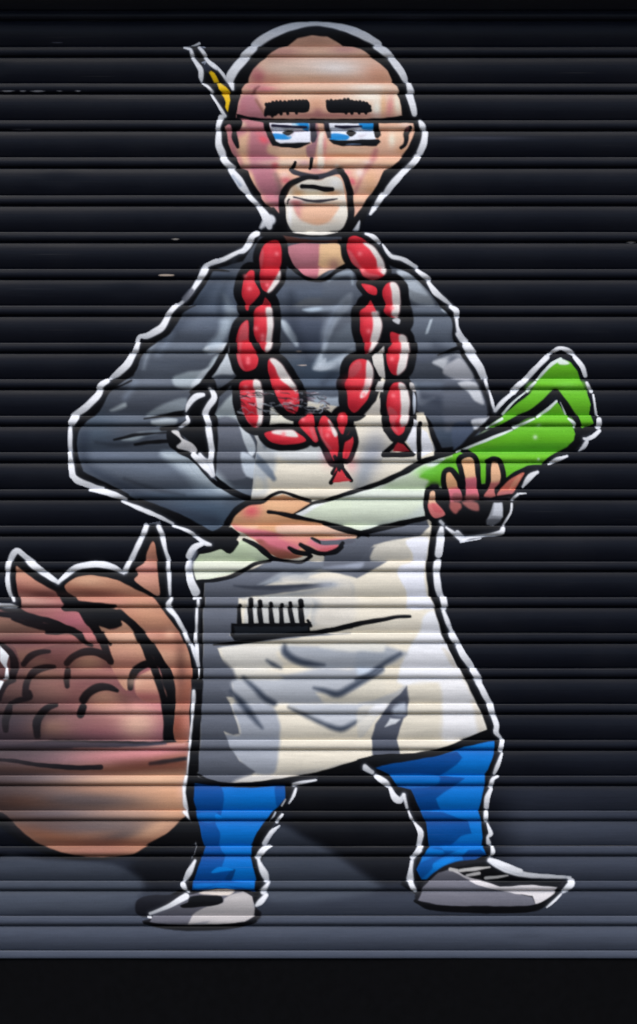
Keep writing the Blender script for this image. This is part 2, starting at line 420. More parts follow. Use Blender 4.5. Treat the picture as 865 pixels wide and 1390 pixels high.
# bright lobe in the middle right
clip("540,590 600,620 655,600 660,560 720,600 745,650 790,740 830,810 740,825 700,900 690,950 620,860 600,800 605,740 570,670", soft=1.2)
P((196, 146, 118), "500,540 900,540 900,960 500,960", cv=0)
A((222, 176, 148), 680, 655, 40, 9, 0.9); A((216, 160, 136), 660, 760, 26, 14, 0.7); A((176, 114, 100), 740, 800, 60, 8, 0.7)
clip()
clip("745,880 800,845 850,830 880,900 905,1000 800,1010 740,960", soft=1.6)
P((200, 148, 124), "700,800 920,800 920,1020 700,1020", cv=0)
A((222, 172, 146), 800, 870, 50, 7, 0.8); A((164, 92, 92), 780, 985, 60, 8, 0.8)
clip()
A((200, 152, 122), 480, 790, 22, 14, 0.9); A((196, 146, 120), 560, 985, 24, 14, 0.9); A((190, 130, 118), 590, 860, 44, 7, 0.8)
A((190, 142, 116), 230, 860, 34, 9, 0.9); A((176, 126, 112), 250, 960, 44, 20, 0.8); A((176, 124, 108), 70, 960, 24, 14, 0.8); A((184, 132, 112), 200, 800, 22, 9, 0.8)
A((196, 140, 124), 90, 1055, 60, 6, 0.8)
# black contours between lobes
for q in ("70,560,3 160,590,5 290,610,9 400,625,7 470,690,5 500,705,3", "440,500,9 520,560,10 600,590,9 655,590,5", "455,520,7 480,570,8 530,620,7 560,690,8 600,790,7",
          "650,530,9 720,590,7 760,650,8 800,740,8 835,830,8 880,950,7 905,1060,8 912,1140,8 908,1210,8", "365,800,7 400,765,7 460,740,8 530,742,8 580,770,7 606,800,4",
          "130,805,6 165,765,7 210,742,6 268,738,4", "365,840,6 362,880,7 368,925,5", "712,935,6 716,870,8 745,830,8 800,805,8 860,800,6",
          "455,1000,9 480,965,9 530,935,9 590,930,7 640,950,4", "440,1080,8 455,1040,8", "140,970,7 150,900,7 180,850,8 240,825,7 295,820,4", "0,1000,4 10,950,7 40,910,6 80,895,4",
          "60,1020,4 100,1005,6 165,985,6 160,960,6", "205,1195,7 205,1120,9 235,1070,8 270,1040,7 310,1030,4", "35,1165,6 35,1110,8 50,1060,8 60,1020,5", "60,880,8 80,800,9 55,740,6 0,700,6",
          "330,400,10 370,470,11 440,490,10 560,490,6 620,492,4", "-180,515,4 100,548,6 220,585,7", "90,250,5 200,330,7 330,400,9", "560,640,5 600,700,3"):
    S(BLK, q, soft=1.3, k=1.3)
P(BLK, "430,525 470,515 640,512 665,545 650,600 590,602 545,570 540,640 520,650 480,590")
P(BLK, "250,640 262,600 330,598 450,632 470,690 440,665 380,640 310,648")
tile()
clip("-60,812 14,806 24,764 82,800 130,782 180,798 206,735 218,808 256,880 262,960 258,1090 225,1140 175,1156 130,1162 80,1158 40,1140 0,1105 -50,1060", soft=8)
A((44, 38, 42), -20, 1080, 100, 60, .8); A((44, 36, 40), 0, 960, 90, 60, .7); A((50, 38, 42), 20, 860, 60, 40, .45); A((60, 40, 38), 70, 1120, 60, 18, .4); A((70, 46, 42), 120, 1010, 80, 14, .35); A((60, 48, 52), 30, 1010, 60, 20, .5)  # dark wash: light falling off towards the left is put into the pigment
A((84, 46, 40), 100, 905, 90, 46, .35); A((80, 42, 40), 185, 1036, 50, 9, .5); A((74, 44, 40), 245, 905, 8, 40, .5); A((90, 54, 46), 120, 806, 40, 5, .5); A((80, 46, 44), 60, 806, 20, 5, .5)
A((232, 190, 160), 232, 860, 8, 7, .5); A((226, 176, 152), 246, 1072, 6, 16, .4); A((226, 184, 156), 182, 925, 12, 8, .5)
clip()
tile(0, 700, K4)
# white outline of the bowl
part('painted_bowl')
for q in ("320,362,5 270,330,8 190,270,10 128,212,7 92,190,8 60,235,8 45,320,6 52,400,6 72,462,3", "-180,478,5 50,490,6 90,496,3", "320,362,5 390,300,8 450,272,8 540,264,9 620,280,8 675,312,4",
          "685,300,7 735,195,7 775,110,7 795,55,7"):
    S(WHT, q, soft=1.0)
P(WHT, "0,705 50,760 38,810 46,888 20,888 28,830 0,785", cv=0, soft=1); P(WHT, "0,895 22,900 0,950", cv=0)
A((150, 155, 168), 820, 38, 34, 3, 0.7)
tile(80, 600, K4)
for q in ("540,460,6 560,505,7 580,590,5 598,645,5 600,700,6 605,790,4 606,830,3", "606,852,5 590,890,7 640,950,6 690,1040,5 715,1095,6", "722,1105,4 745,1160,7 757,1215,3"):
    S(WHT, q, soft=1.0)
tile(100, 850, K4)
for q in ("655,352,5 656,420,7 652,520,6 640,640,7 632,740,7 622,800,4", "612,820,5 604,870,6 612,970,7 625,1000,5", "605,1010,4 640,1035,8 655,1062,4", "645,1075,5 655,1130,7 672,1185,3", "670,1205,6 655,1258,6"):
    S(WHT, q, soft=1.0)
P(BLK, "580,1070 600,1045 650,1075 665,1180 500,1190 400,1188 500,1130", soft=1.2)

# =============================== man: black under-shape and trousers
part('painted_man')
tile()
P(BLK, "423,33 470,39 511,57 539,89 554,119 563,157 573,168 577,185 570,208 555,228 535,249 500,292 487,308 520,338 560,358 590,390 619,415 622,445 648,493 668,545 674,556 700,560 700,600 690,690 683,720 625,735 600,724 594,767 597,805 618,868 660,942 673,985 680,1010 667,1058 661,1082 665,1127 668,1165 720,1184 775,1195 740,1226 660,1240 590,1234 545,1200 558,1180 562,1155 570,1127 552,1097 540,1075 495,1044 430,1054 396,1080 366,1130 355,1172 364,1205 348,1228 350,1245 300,1258 230,1256 190,1238 215,1222 250,1205 256,1180 267,1145 256,1100 252,1075 259,1012 265,960 268,900 262,800 262,760 285,742 230,708 168,678 100,648 95,600 97,570 150,520 184,475 200,456 250,405 282,360 340,332 362,303 330,255 300,205 297,170 308,110 335,78 375,45", cv=0, soft=1.2)
part('painted_trouser_leg_a')
tile(170, 1040, K4)
clip("378,92 470,106 600,112 800,108 868,104 868,175 800,250 720,355 682,440 680,490 700,560 712,625 706,680 600,668 500,660 400,684 370,672 382,600 412,510 432,430 402,300 376,180", cv=0)
P((0, 104, 186), "300,60 900,60 900,720 300,720", cv=0)
P((0, 72, 144), "360,80 522,108 526,260 492,300 520,370 512,440 542,490 530,545 590,560 580,620 700,640 720,700 600,660 500,650 380,690 360,640", soft=1.2)
P((0, 60, 120), "575,566 600,560 580,615 545,610"); P((4, 120, 206), "470,575 500,548 540,545 590,560 560,566 500,575")
P((0, 76, 148), "820,100 870,100 870,190 830,220 815,170", soft=1.2); P((0, 120, 206), "392,255 500,250 500,300 420,302", soft=1.5, a=.5)
P((0, 118, 204), "380,640 500,632 700,632 710,668 600,652 500,648 390,668", soft=2, a=.6); P((0, 120, 208), "495,262 520,265 530,285 500,285", a=.9)
clip()
part('painted_trouser_leg_b')
tile(490, 850, K4)
clip("72,764 300,726 440,700 560,655 690,626 722,624 722,690 690,775 672,800 668,870 640,1000 655,1060 662,1150 655,1200 675,1242 560,1290 440,1340 372,1378 330,1376 302,1320 350,1212 372,1190 358,1070 325,1000 272,885 200,870 150,800", cv=0)
P((0, 106, 188), "60,600 760,600 760,1400 60,1400", cv=0)
P((0, 66, 134), "60,760 300,720 520,680 550,712 520,750 430,810 560,825 500,870 405,935 432,995 380,1000 300,1000 200,900 120,800", cv=0, soft=1.2)
P((0, 104, 184), "150,805 420,812 400,868 190,872", soft=2, a=.8)
P((0, 70, 140), "320,1005 450,1010 585,1060 602,1125 545,1140 490,1190 360,1195", cv=0, soft=1.2)
P((0, 70, 140), "550,1245 570,1215 640,1212 680,1240 560,1290", cv=0); P((0, 76, 148), "300,1300 380,1260 440,1240 430,1205 370,1200 440,1215 520,1230 400,1290 388,1315 300,1390", soft=2)
P((6, 120, 206), "390,1290 520,1215 580,1210 500,1270 400,1320", soft=1.4, a=.8)
clip()
# shoes
part('painted_shoe_left')
tile(170, 1040, K4)
P((28, 29, 36), "55,760 70,722 130,700 300,695 340,682 330,700 280,740 200,780 180,800 170,815 90,818 60,800", soft=1.2)
P((28, 27, 32), "90,845 130,825 300,690 640,670 695,690 705,760 740,800 700,850 640,870 520,888 360,890 200,880", soft=1.4)
clip("128,845 150,800 240,755 330,705 400,684 500,668 560,664 640,680 690,706 702,760 700,812 640,842 560,856 460,862 340,864 220,860", cv=0)
P((98, 97, 106), "80,640 740,640 740,900 80,900", cv=0)
P((182, 176, 174), "350,830 362,812 420,770 530,740 540,716 640,680 740,700 740,840 560,870 430,876 340,870", soft=1.2)
P((216, 204, 192), "400,690 500,660 600,664 560,700", soft=1.2); P((150, 148, 152), "340,862 380,850 455,838 430,856 380,866", soft=1.3)
clip()
P(BLK, "300,755 340,735 345,712 400,700 520,704 532,735 500,752 400,764 320,768")
S(BLK, "100,850,4 200,868,6 340,878,8 520,872,8 640,858,7 700,838,5")
part('painted_shoe_right')
tile(530, 1040, K33)
P((26, 26, 31), "110,600 140,540 200,475 290,430 420,420 470,420 560,470 640,495 780,505 770,560 720,610 650,655 400,662 200,650", soft=1.2)
clip("124,604 150,545 215,480 275,460 350,512 520,560 640,590 655,625 560,630 400,628 250,632", cv=0)
P((106, 105, 114), "100,440 680,440 680,660 100,660", cv=0)
A((128, 128, 138), 300, 560, 50, 5, .5)
clip()
P((212, 206, 206), "265,462 290,462 330,492 380,510 430,520 500,542 640,534 756,544 738,575 700,600 655,626 640,585 560,574 480,556 400,536 350,512", cv=0)
P(BLK, "295,455 420,432 470,438 560,480 660,508 780,512 756,536 640,528 560,524 520,535 430,512 380,500 330,474")
for q in ("312,470,4 380,462,5 448,454,2", "345,492,4 400,482,4", "430,505,4 480,500,4 530,492,2", "270,464,5 300,468,4"):
    S((196, 192, 188), q, cv=0)
S(BLK, "110,606,4 180,636,8 400,646,9 600,646,9 690,622,8 750,580,6 790,540,5")
part('painted_man')
for q in ("445,425,5 500,455,8 560,478,8 640,492,7 740,498,5 812,500,3", "800,500,3 820,525,9 798,550,8 778,565,4", "770,575,2 740,605,4 705,635,2"):
    S(WHT, q, soft=1.0)

# =============================== shirt
part('painted_shirt')
tile()
clip("352,322 500,322 522,345 550,362 575,386 604,410 613,430 618,470 640,500 655,530 663,556 650,590 620,606 595,608 592,640 560,700 400,720 318,700 290,722 255,706 225,696 200,686 170,670 140,654 114,640 105,610 104,580 120,566 140,548 155,520 172,516 182,510 192,485 205,466 220,462 235,438 245,424 262,414 270,396 280,376 290,366 330,355", cv=0, soft=1.2)
P((68, 73, 82), "80,300 700,300 700,740 80,740", cv=0)
tile(80, 300, K4)
A((62, 72, 86), 850, 420, 60, 30, .7); A((104, 113, 128), 760, 560, 60, 20, .7); A((118, 128, 142), 650, 690, 70, 9, .7); A((96, 104, 116), 560, 790, 50, 25, .6)
A((60, 66, 76), 620, 760, 60, 9, .6); A((120, 128, 140), 500, 880, 60, 8, .6); A((62, 66, 76), 480, 1010, 70, 14, .6); A((110, 120, 134), 300, 1080, 80, 8, .7)
A((64, 78, 92), 200, 1150, 30, 30, .7); A((110, 120, 140), 300, 1280, 70, 8, .6); A((96, 106, 120), 350, 1320, 90, 18, .6); A((56, 64, 76), 300, 1200, 60, 9, .5)
P((184, 194, 200), "778,702 800,685 865,668 900,690 865,715 800,715", soft=3)
P((176, 186, 190), "625,850 700,822 800,805 850,740 900,720 900,780 860,830 790,865 745,918 640,902", soft=3, a=.85)
P((150, 158, 162), "280,1030 320,1005 360,990 366,1008 340,1022 300,1034", soft=3); P((128, 136, 142), "470,1062 560,1000 690,962 672,1040 580,1048", soft=3)
P((176, 184, 188), "500,1085 600,1072 640,1080 625,1108 560,1118 500,1105", soft=2.4); P((140, 150, 154), "340,1190 400,1155 560,1135 620,1140 500,1165 400,1195", soft=2.4, a=.8)
P((170, 182, 192), "560,1262 700,1270 790,1310 865,1390 865,1440 700,1380 600,1310", soft=7, a=.9)
tile(80, 600, K4)
P((150, 162, 168), "580,60 700,70 800,140 880,250 880,320 780,290 690,180 600,100", soft=10, a=.75); A((58, 74, 92), 760, 350, 50, 22, .7); A((62, 80, 98), 850, 420, 50, 22, .7); A((108, 118, 132), 600, 150, 60, 20, .6)
A((60, 74, 90), 560, 300, 70, 10, .7); A((70, 84, 100), 900, 480, 40, 14, .7); A((126, 138, 150), 860, 270, 50, 8, .7)
# fabric between sleeve and apron bib
tile(260, 300, K4)
P((92, 96, 106), "150,1060 240,1060 300,1200 320,1386 140,1386 145,1200", soft=2)
A((60, 70, 84), 100, 400, 30, 30, .6); A((110, 122, 138), 160, 440, 40, 30, .5)
P((140, 150, 158), "170,400 230,460 260,520 200,600 150,660 165,600 190,520", soft=6, a=.7)
P((196, 200, 204), "70,690 130,675 190,665 150,715 90,715", soft=2); P((198, 204, 208), "0,900 60,820 140,780 170,700 205,680 235,760 240,830 130,840 60,900 0,960", soft=2.5, a=.9)
P((150, 158, 160), "110,1080 130,1040 200,960 240,935 260,1000 260,1080 180,1060", soft=3)
P((186, 192, 196), "240,1070 270,1100 330,1180 350,1250 330,1280 300,1240 270,1150", soft=1.6)
P((176, 184, 192), "270,1260 330,1280 420,1386 300,1386", soft=2.4)
# chest
P((70, 78, 94), "480,500 700,520 780,470 790,520 730,660 640,740 560,700", soft=10, a=.8); A((96, 106, 122), 620, 400, 90, 16, .8); A((64, 80, 98), 700, 830, 60, 26, .7); A((100, 112, 130), 700, 900, 60, 8, .7)
P((176, 186, 194), "480,540 515,545 570,630 575,680 560,680 500,590", soft=3); P((166, 180, 192), "610,482 700,465 800,462 780,485 700,492 640,495", soft=3)
P((176, 186, 194), "820,425 868,395 868,470 800,540 750,640 720,720 740,770 868,700 868,800 700,812 660,800 690,740 720,660 780,520", soft=4, a=.85)
P((190, 198, 206), "690,780 730,745 740,770 868,730 868,760 760,800 700,815 665,805", soft=3)
P((150, 160, 170), "640,960 760,960 830,960 810,1010 720,1020", soft=3); P((120, 120, 118), "560,460 640,420 860,440 700,460", soft=4, a=.5)
S((176, 186, 196), "690,330,1 760,300,3 830,280,3 865,275,1", soft=2)
tile(440, 300, K4)
P((92, 98, 108), "0,300 150,275 190,400 170,640 60,680 0,680", soft=5, a=.6); P((150, 160, 172), "100,430 60,520 20,640 -10,700 -10,600 40,500", soft=6, a=.7)
P((140, 150, 160), "20,330 80,285 150,275 160,340 150,350 130,300 60,315", soft=2.5, a=.8)
P((120, 130, 140), "80,600 180,560 180,700 120,780 0,780 0,690", soft=7, a=.5)
P((128, 134, 140), "390,275 470,275 540,360 600,460 480,440 440,360 430,320", soft=3); P((176, 184, 192), "395,275 440,275 500,320 480,325 420,318", soft=2.4); P((160, 168, 176), "440,335 500,335 560,400 530,400 460,370", soft=2.4, a=.9)
P((96, 104, 116), "490,470 700,500 690,640 740,690 620,730 490,720", soft=5, a=.8); P((170, 180, 188), "550,615 575,540 590,535 565,610", soft=1.6); P((176, 186, 194), "640,480 690,480 715,505 660,500", soft=2)
P((70, 76, 90), "480,700 620,710 600,760 480,760", soft=5, a=.6); P((176, 178, 182), "590,770 640,745 740,720 790,800 812,858 720,850 640,800", soft=2.5)
P((182, 184, 190), "740,870 850,880 900,960 900,1000 790,920", soft=4); A((76, 80, 92), 620, 960, 80, 20, .7); P((170, 176, 184), "650,1050 690,985 720,980 690,1030", soft=2.6)
A((120, 132, 148), 560, 900, 50, 8, .6); P((170, 176, 182), "500,880 495,950 515,1000 560,990 600,960 530,960", soft=3, a=.4); A((86, 94, 110), 720, 1020, 60, 14, .6); A((54, 66, 82), 700, 1170, 50, 22, .8)
P((190, 196, 202), "800,1110 860,1085 860,1120 820,1125", soft=2.4)
clip()
tile()
S((50, 58, 72), "115,590,14 118,630,12 160,655,10 230,690,12 290,705,14", soft=8, a=.7); S((52, 60, 74), "300,370,12 262,420,14 225,460,12", soft=9, a=.5)
S((140, 152, 168), "232,455,8 215,480,6", soft=8, a=.5); S((132, 144, 160), "185,520,6 170,540,5", soft=7, a=.5); S((46, 54, 66), "200,590,10 250,575,8", soft=7, a=.5)
P((178, 188, 194), "222,616 252,618 280,628 300,645 318,668 300,668 270,650 240,632", soft=7, a=.8)
P((172, 184, 194), "300,432 312,436 306,462 286,480 280,470 296,452", soft=5, a=.7)
S((176, 186, 196), "226,440,2 205,470,5 196,500,3", soft=5, a=.5); S((52, 60, 72), "320,350,6 300,400,10 300,430,6", soft=6, a=.5)
S((44, 50, 62), "395,400,8 400,450,14 420,490,10", soft=9, a=.55); S((44, 50, 62), "440,520,8 460,500,8", soft=7, a=.5); S((46, 52, 64), "590,470,12 625,490,10", soft=8, a=.5); S((46, 52, 64), "575,540,10 620,555,12 640,580,8", soft=8, a=.6)
S((34, 38, 46), "130,600,3 160,604,5 200,600,3", soft=4, a=.5); S((34, 38, 46), "170,650,3 210,664,5 250,672,3", soft=4, a=.5)
# folds drawn in black
tile(80, 300, K4)
for q in ("300,1190,2 345,1180,4 400,1166,5 500,1156,3 600,1150,2", "415,1215,4 480,1205,5 600,1196,5 640,1190,3", "460,1076,1.5 560,1060,4 640,1050,8 720,1045,9 740,1060,6", "560,1130,6 640,1120,7 700,1090,6",
          "640,520,2 700,480,3 745,460,2", "255,905,4 320,905,3 400,868,2"):
    S(BLK, q, soft=1.2)
P(BLK, "720,930 760,890 830,850 865,900 865,1000 830,1080 800,1100 800,1330 760,1290 700,1190 650,1145 700,1095 690,1040 700,980", soft=1.2)
P(BLK, "585,1145 620,1135 680,1180 670,1200 640,1225 720,1260 745,1290 870,1400 850,1420 790,1350 720,1275 640,1250 600,1225")
tile(260, 300, K4)
P(BLK, "0,930 40,925 100,935 110,960 60,1050 90,1180 100,1290 60,1270 0,1160", soft=1)
for q in ("195,665,3 175,720,8 130,800,8 90,850,9 60,900,9 30,920,9 0,930,6", "235,870,5 170,920,7 120,970,8 100,1030,8 120,1080,8 128,1200,8 122,1386,6", "40,250,4 60,272,7 120,265,5 200,275,2"):
    S(BLK, q, soft=1.2)
tile(80, 600, K4)
for q in ("100,170,3 170,200,8 280,250,8 370,290,5", "440,320,6 560,375,11 680,430,13 790,490,11 860,530,9", "610,15,5 660,50,7 740,90,8 800,160,8 870,225,10"):
    S(BLK, q, soft=1.2)
tile(260, 600, K4)
for q in ("0,75,8 60,130,9 130,205,10 220,270,9 290,300,8 340,318,8",):
    S(BLK, q, soft=1.2)
S((150, 158, 172), "20,85,1 60,125,1 100,170,1 140,210,1", a=.8)
tile()
for q in ("340,333,6 312,348,7 290,362,6 276,385,7 262,404,8 246,424,7 228,450,9 208,463,8 190,478,9 182,500,9 162,518,9 146,530,8 132,556,8 112,572,7 103,590,6 102,620,6 106,640,6", "512,338,9 530,355,10 556,368,8 580,388,8 600,412,9 616,432,6 619,460,8 636,486,8 650,512,9 660,540,8 664,556,7"):
    S(BLK, q, soft=1.2)
tile(440, 300, K4)
for q in ("620,730,2 680,705,4 745,690,7 770,740,9 830,830,10 870,920,9", "500,1050,9 560,1100,8 600,1190,8 625,1240,8", "865,1105,6 800,1170,6 740,1225,7 680,1255,7 600,1260,6"):
    S(BLK, q, soft=1.2)
tile(620, 450, K4)
P((84, 89, 100), "-40,150 30,150 100,250 140,330 165,420 160,460 100,480 20,500 -60,540 -80,400", soft=5); P((176, 176, 180), "-60,190 -20,160 20,145 80,220 90,260 0,262 -70,230", soft=2.6, a=.9); P((188, 190, 194), "10,280 100,275 130,330 145,395 100,380 60,330", soft=2.4)
P((196, 198, 202), "75,480 150,470 170,465 110,530 80,520", soft=2)
P((88, 93, 104), "-40,380 120,400 160,440 140,470 60,480 -60,490", soft=6, a=.5)
P((64, 74, 92), "-20,500 90,520 0,640 -20,640", soft=2)
# shirt cuff under the right hand
P((140, 142, 148), "200,932 246,930 250,1010 195,1055 162,1050 165,1020 175,1000", cv=0); P((188, 190, 196), "205,932 246,930 248,1005 190,1000", cv=0, soft=1.5); P((96, 98, 104), "165,1020 240,1020 200,1052 165,1050", soft=2)

# =============================== neck
part('painted_neck')
tile(260, 300, K4)
P((84, 54, 48), "490,82 560,92 700,108 820,100 850,85 845,125 700,118 510,118", soft=1.2)
clip("520,190 528,140 600,122 700,124 800,126 832,180 848,232 800,255 740,272 660,318 620,305 580,275 540,240", soft=1)
P((176, 112, 120), "480,100 700,100 700,340 480,340", cv=0); P((220, 180, 136), "700,100 870,100 870,262 720,262 690,240", cv=0, soft=2); P((216, 180, 160), "690,255 870,250 700,320 670,320", cv=0, soft=1.6); P((196, 116, 128), "570,262 690,262 680,320 600,310", cv=0, soft=1.6)
A((190, 120, 132), 620, 180, 14, 14, .5); A((150, 100, 100), 775, 240, 8, 8, .6)
clip()
S(BLK, "500,110,4 520,200,8 545,250,8 600,300,5 655,322,5 720,320,5 790,270,6 850,240,7"); S(BLK, "800,110,4 830,140,6 855,200,5")
# =============================== apron
part('painted_apron')
tile()
clip("330,560 420,545 480,556 500,520 525,470 530,500 560,560 575,560 590,612 586,700 583,730 578,770 582,808 590,828 598,856 608,880 619,903 633,926 646,953 655,970 661,990 628,1005 592,1017 565,1022 515,1026 490,1032 470,1036 440,1046 400,1053 365,1058 320,1064 290,1062 268,1054 269,1030 273,1000 273,960 276,930 275,900 277,870 276,830 279,790 276,755 290,740 340,680 345,650 350,600", cv=0, soft=1.2)
P((220, 211, 192), "260,420 700,420 700,1080 260,1080", cv=0)
tile(260, 300, K4)
P((160, 166, 172), "280,1150 420,1180 460,1250 440,1386 300,1386 330,1250", soft=5, a=.8); P((188, 194, 200), "420,1200 700,1200 730,1300 500,1300", soft=6, a=.7)
P((206, 202, 186), "410,1065 500,1060 548,1110 480,1102 412,1108", soft=2); P((200, 198, 186), "408,960 440,945 470,1060 410,1060", soft=2)
S((110, 120, 132), "350,1270,5 390,1320,9 430,1370,7", soft=3); S((120, 128, 138), "380,1180,3 400,1230,4", soft=3)
tile(260, 600, K4)
P((176, 182, 186), "140,60 330,60 420,260 300,300 220,240 160,180", soft=5, a=.6); P((92, 96, 106), "150,120 160,60 260,60 300,190 320,260 230,240 150,170", soft=2)
S((110, 120, 132), "360,110,6 410,150,9 450,200,6", soft=3)
P((216, 210, 190), "360,190 400,250 340,260", soft=5, a=.7)
# lower half, grey side
P((96, 100, 110), "30,750 200,735 340,690 440,640 700,650 865,640 880,600 1100,540 1080,640 980,700 900,740 700,690 520,730 400,780 860,770 640,800 420,830 250,850 250,1000 215,1050 870,1040 600,1060 300,1095 140,1120 190,1240 215,1240 230,1386 60,1386", soft=1.6, cv=0)
P((150, 156, 162), "270,855 420,835 640,805 760,775 640,765 500,760 360,780 430,740 500,700 600,690 740,690 640,740 865,760 865,860 660,1000 640,850 400,845", soft=3, a=.8)
P((214, 207, 194), "500,740 620,748 780,735 880,760 880,990 690,1005 655,960 690,880 640,850 560,850 700,810 780,770 640,768 510,768", soft=8)
P((190, 190, 186), "360,852 640,850 600,985 350,985", soft=3, a=.9); P((200, 200, 198), "300,855 350,860 345,985 290,985", soft=2, a=.7)
S((62, 66, 76), "235,780,2 330,790,5 480,790,6 640,778,4 760,770,1", soft=2.4)
P((110, 116, 126), "420,655 740,655 700,685 600,720 480,700 330,720 380,680", soft=2, a=.7)
tile(440, 580, K4)
P((92, 96, 106), "0,700 60,560 200,545 560,505 570,540 520,590 330,625 270,640 220,690 170,745 80,760 0,770", soft=1.6, cv=0)
P((150, 156, 170), "0,760 100,750 215,735 190,775 0,782", soft=3, a=.9); P((206, 200, 186), "250,700 290,640 440,612 470,700 400,725 260,725", soft=2)
P((226, 226, 232), "445,615 560,600 556,700 545,800 562,920 590,960 600,985 450,985 450,900 420,840 400,790 420,750 480,735 475,680", soft=2.2)
P((226, 227, 232), "540,1030 600,1000 640,1110 700,1250 740,1330 600,1386 400,1386 460,1200 520,1120", soft=3, a=.85)
A((150, 152, 160), 270, 130, 18, 28, .9, 15); A((140, 148, 160), 220, 250, 12, 30, .7, 15)
A((176, 180, 188), 20, 855, 16, 4, .8)
# folds
tile(300, 850, K4)
P((158, 162, 168), "330,105 500,108 880,106 960,128 1010,148 940,195 880,215 600,235 450,215 380,180 330,150", soft=4.5)
P((216, 212, 200), "540,105 880,90 880,140 760,140 620,130", soft=4, a=.8)
P((172, 175, 180), "60,235 350,262 540,225 700,232 870,180 870,260 820,280 720,350 620,385 520,360 560,415 350,420 240,420 100,420 60,330", soft=4)
P((216, 208, 190), "540,360 640,385 760,330 870,262 870,420 570,420", soft=4); P((214, 208, 194), "40,232 240,232 340,285 200,290 80,285", soft=3, a=.9)
P((196, 200, 206), "0,100 150,100 320,110 300,150 330,220 60,225", soft=4, a=.35)
P((158, 162, 170), "62,425 150,420 270,425 320,520 322,600 312,680 288,800 180,800 100,730 40,660 20,590 100,590 100,540", soft=3.5)
P((180, 183, 188), "380,425 860,425 800,480 700,545 640,562 560,530 460,475", soft=4)
P((92, 96, 106), "-140,310 -20,310 20,360 60,440 100,560 104,585 70,590 20,572 50,660 100,730 186,790 160,812 60,850 -140,850", cv=0, soft=1.6)
P((92, 96, 106), "-140,160 -20,160 30,200 60,232 80,290 20,320 -140,330", cv=0, soft=4)
P((190, 186, 180), "150,812 380,812 440,805 400,818 260,836 60,855", soft=4); P((168, 164, 158), "560,784 640,750 700,744 560,800", soft=3)
P((176, 172, 166), "300,800 420,790 560,770 460,808 300,812", soft=4, a=.6)
for q in ("345,105,3 350,140,9 390,175,9 440,195,9 500,205,7 560,210,2", "508,335,2 570,350,6 635,368,9 700,335,8 780,290,8 870,235,4", "370,440,1 450,478,4 560,530,5 650,558,7 720,530,5 790,485,1",
          "55,350,3 100,400,8 150,460,9 190,510,6 225,550,2", "118,278,3 180,330,6 240,390,8 290,420,7", "250,185,2 280,205,5 320,225,2"):
    S((62, 70, 84), q, soft=4.5)
tile(490, 850, K4)
P((150, 156, 164), "-20,140 100,145 200,155 150,185 60,215 -20,225", soft=4.5, a=.9)
P((190, 200, 212), "-20,230 60,232 100,215 50,265 -20,270", soft=4.5)
S((74, 82, 96), "-20,290,5 40,262,7 100,220,6 150,185,6 210,150,5", soft=4)
P((168, 172, 180), "0,420 100,390 200,350 250,325 245,480 150,470 100,480 40,560 -10,600 -10,420", soft=3, a=.6)
P((216, 210, 196), "-10,440 120,440 90,480 50,540 -10,600", soft=3, a=.7); P((226, 226, 230), "40,470 80,430 145,425 100,480", soft=3, a=.8)
P((82, 86, 98), "250,325 266,400 252,440 255,485 232,500 212,560 196,620 212,700 62,705 58,610 80,530 150,430 168,405 215,366", cv=0, soft=1.6)
P((176, 182, 192), "180,440 235,415 248,440 245,478 178,478", soft=4); P((206, 208, 210), "132,546 160,500 214,505 190,530", cv=0, soft=1.6)
P((226, 225, 227), "430,20 500,150 560,290 640,440 682,566 600,600 440,612 440,470 432,330 380,255 240,225 300,120 330,40", soft=5, a=.85)
P((206, 194, 172), "600,400 640,440 682,566 640,590 620,480", soft=4, a=.6); P((206, 194, 172), "480,140 520,222 500,225 440,120", soft=3, a=.6)
P((214, 206, 188), "260,320 380,300 432,340 440,430 430,620 250,640 240,560 262,440", soft=3, a=.6)
clip()
# pocket with a comb
part('painted_comb')
tile(260, 600, K4)
P(BLK, "218,985 640,982 652,975 652,995 645,1005 645,1045 500,1055 240,1078 215,1050", cv=0)
P((36, 41, 48), "232,1000 330,1003 460,1003 635,1000 635,1028 500,1040 240,1050", cv=0, soft=1.5, a=.8)
for q in ("258,888,5 262,988,7", "316,858,7 326,990,8", "366,868,6.5 380,990,7.5", "426,878,5.5 440,990,7.5", "486,885,5.5 492,990,7", "530,875,5.5 552,990,7.5", "588,866,7.5 604,990,8", "633,970,4 650,1000,4"):
    S(BLK, q, cv=0)
part('painted_apron')
S(BLK, "120,1102,2 220,1094,5 350,1075,6 500,1052,6 680,1035,7 800,1015,7 870,1002,6")
tile(440, 580, K4)
S(BLK, "-10,1112,6 100,1088,7 200,1065,7 300,1048,6 400,1030,5 468,1028,4")
# hems
part('painted_man')
tile(170, 1040, K4)
S(BLK, "395,45,3 450,75,4 560,98,5 700,95,6 865,78,6")
tile(300, 850, K4)
S(BLK, "0,862,5 200,862,7 380,838,7 500,812,7 700,755,8 840,715,9"); P(BLK, "400,820 560,784 700,740 870,700 870,760 700,780 500,812 380,850", soft=1)
tile(490, 850, K4)
S(BLK, "-10,738,9 100,712,8 300,700,6 450,672,7 580,620,8 700,574,9")
# left edge black band of apron
tile(260, 600, K4)
S(BLK, "58,760,5 52,900,6 48,1060,5 50,1180,5 46,1300,7 44,1400,7")
tile(100, 850, K4)
S(BLK, "690,300,8 684,420,8 682,520,6 672,640,5 662,780,9")

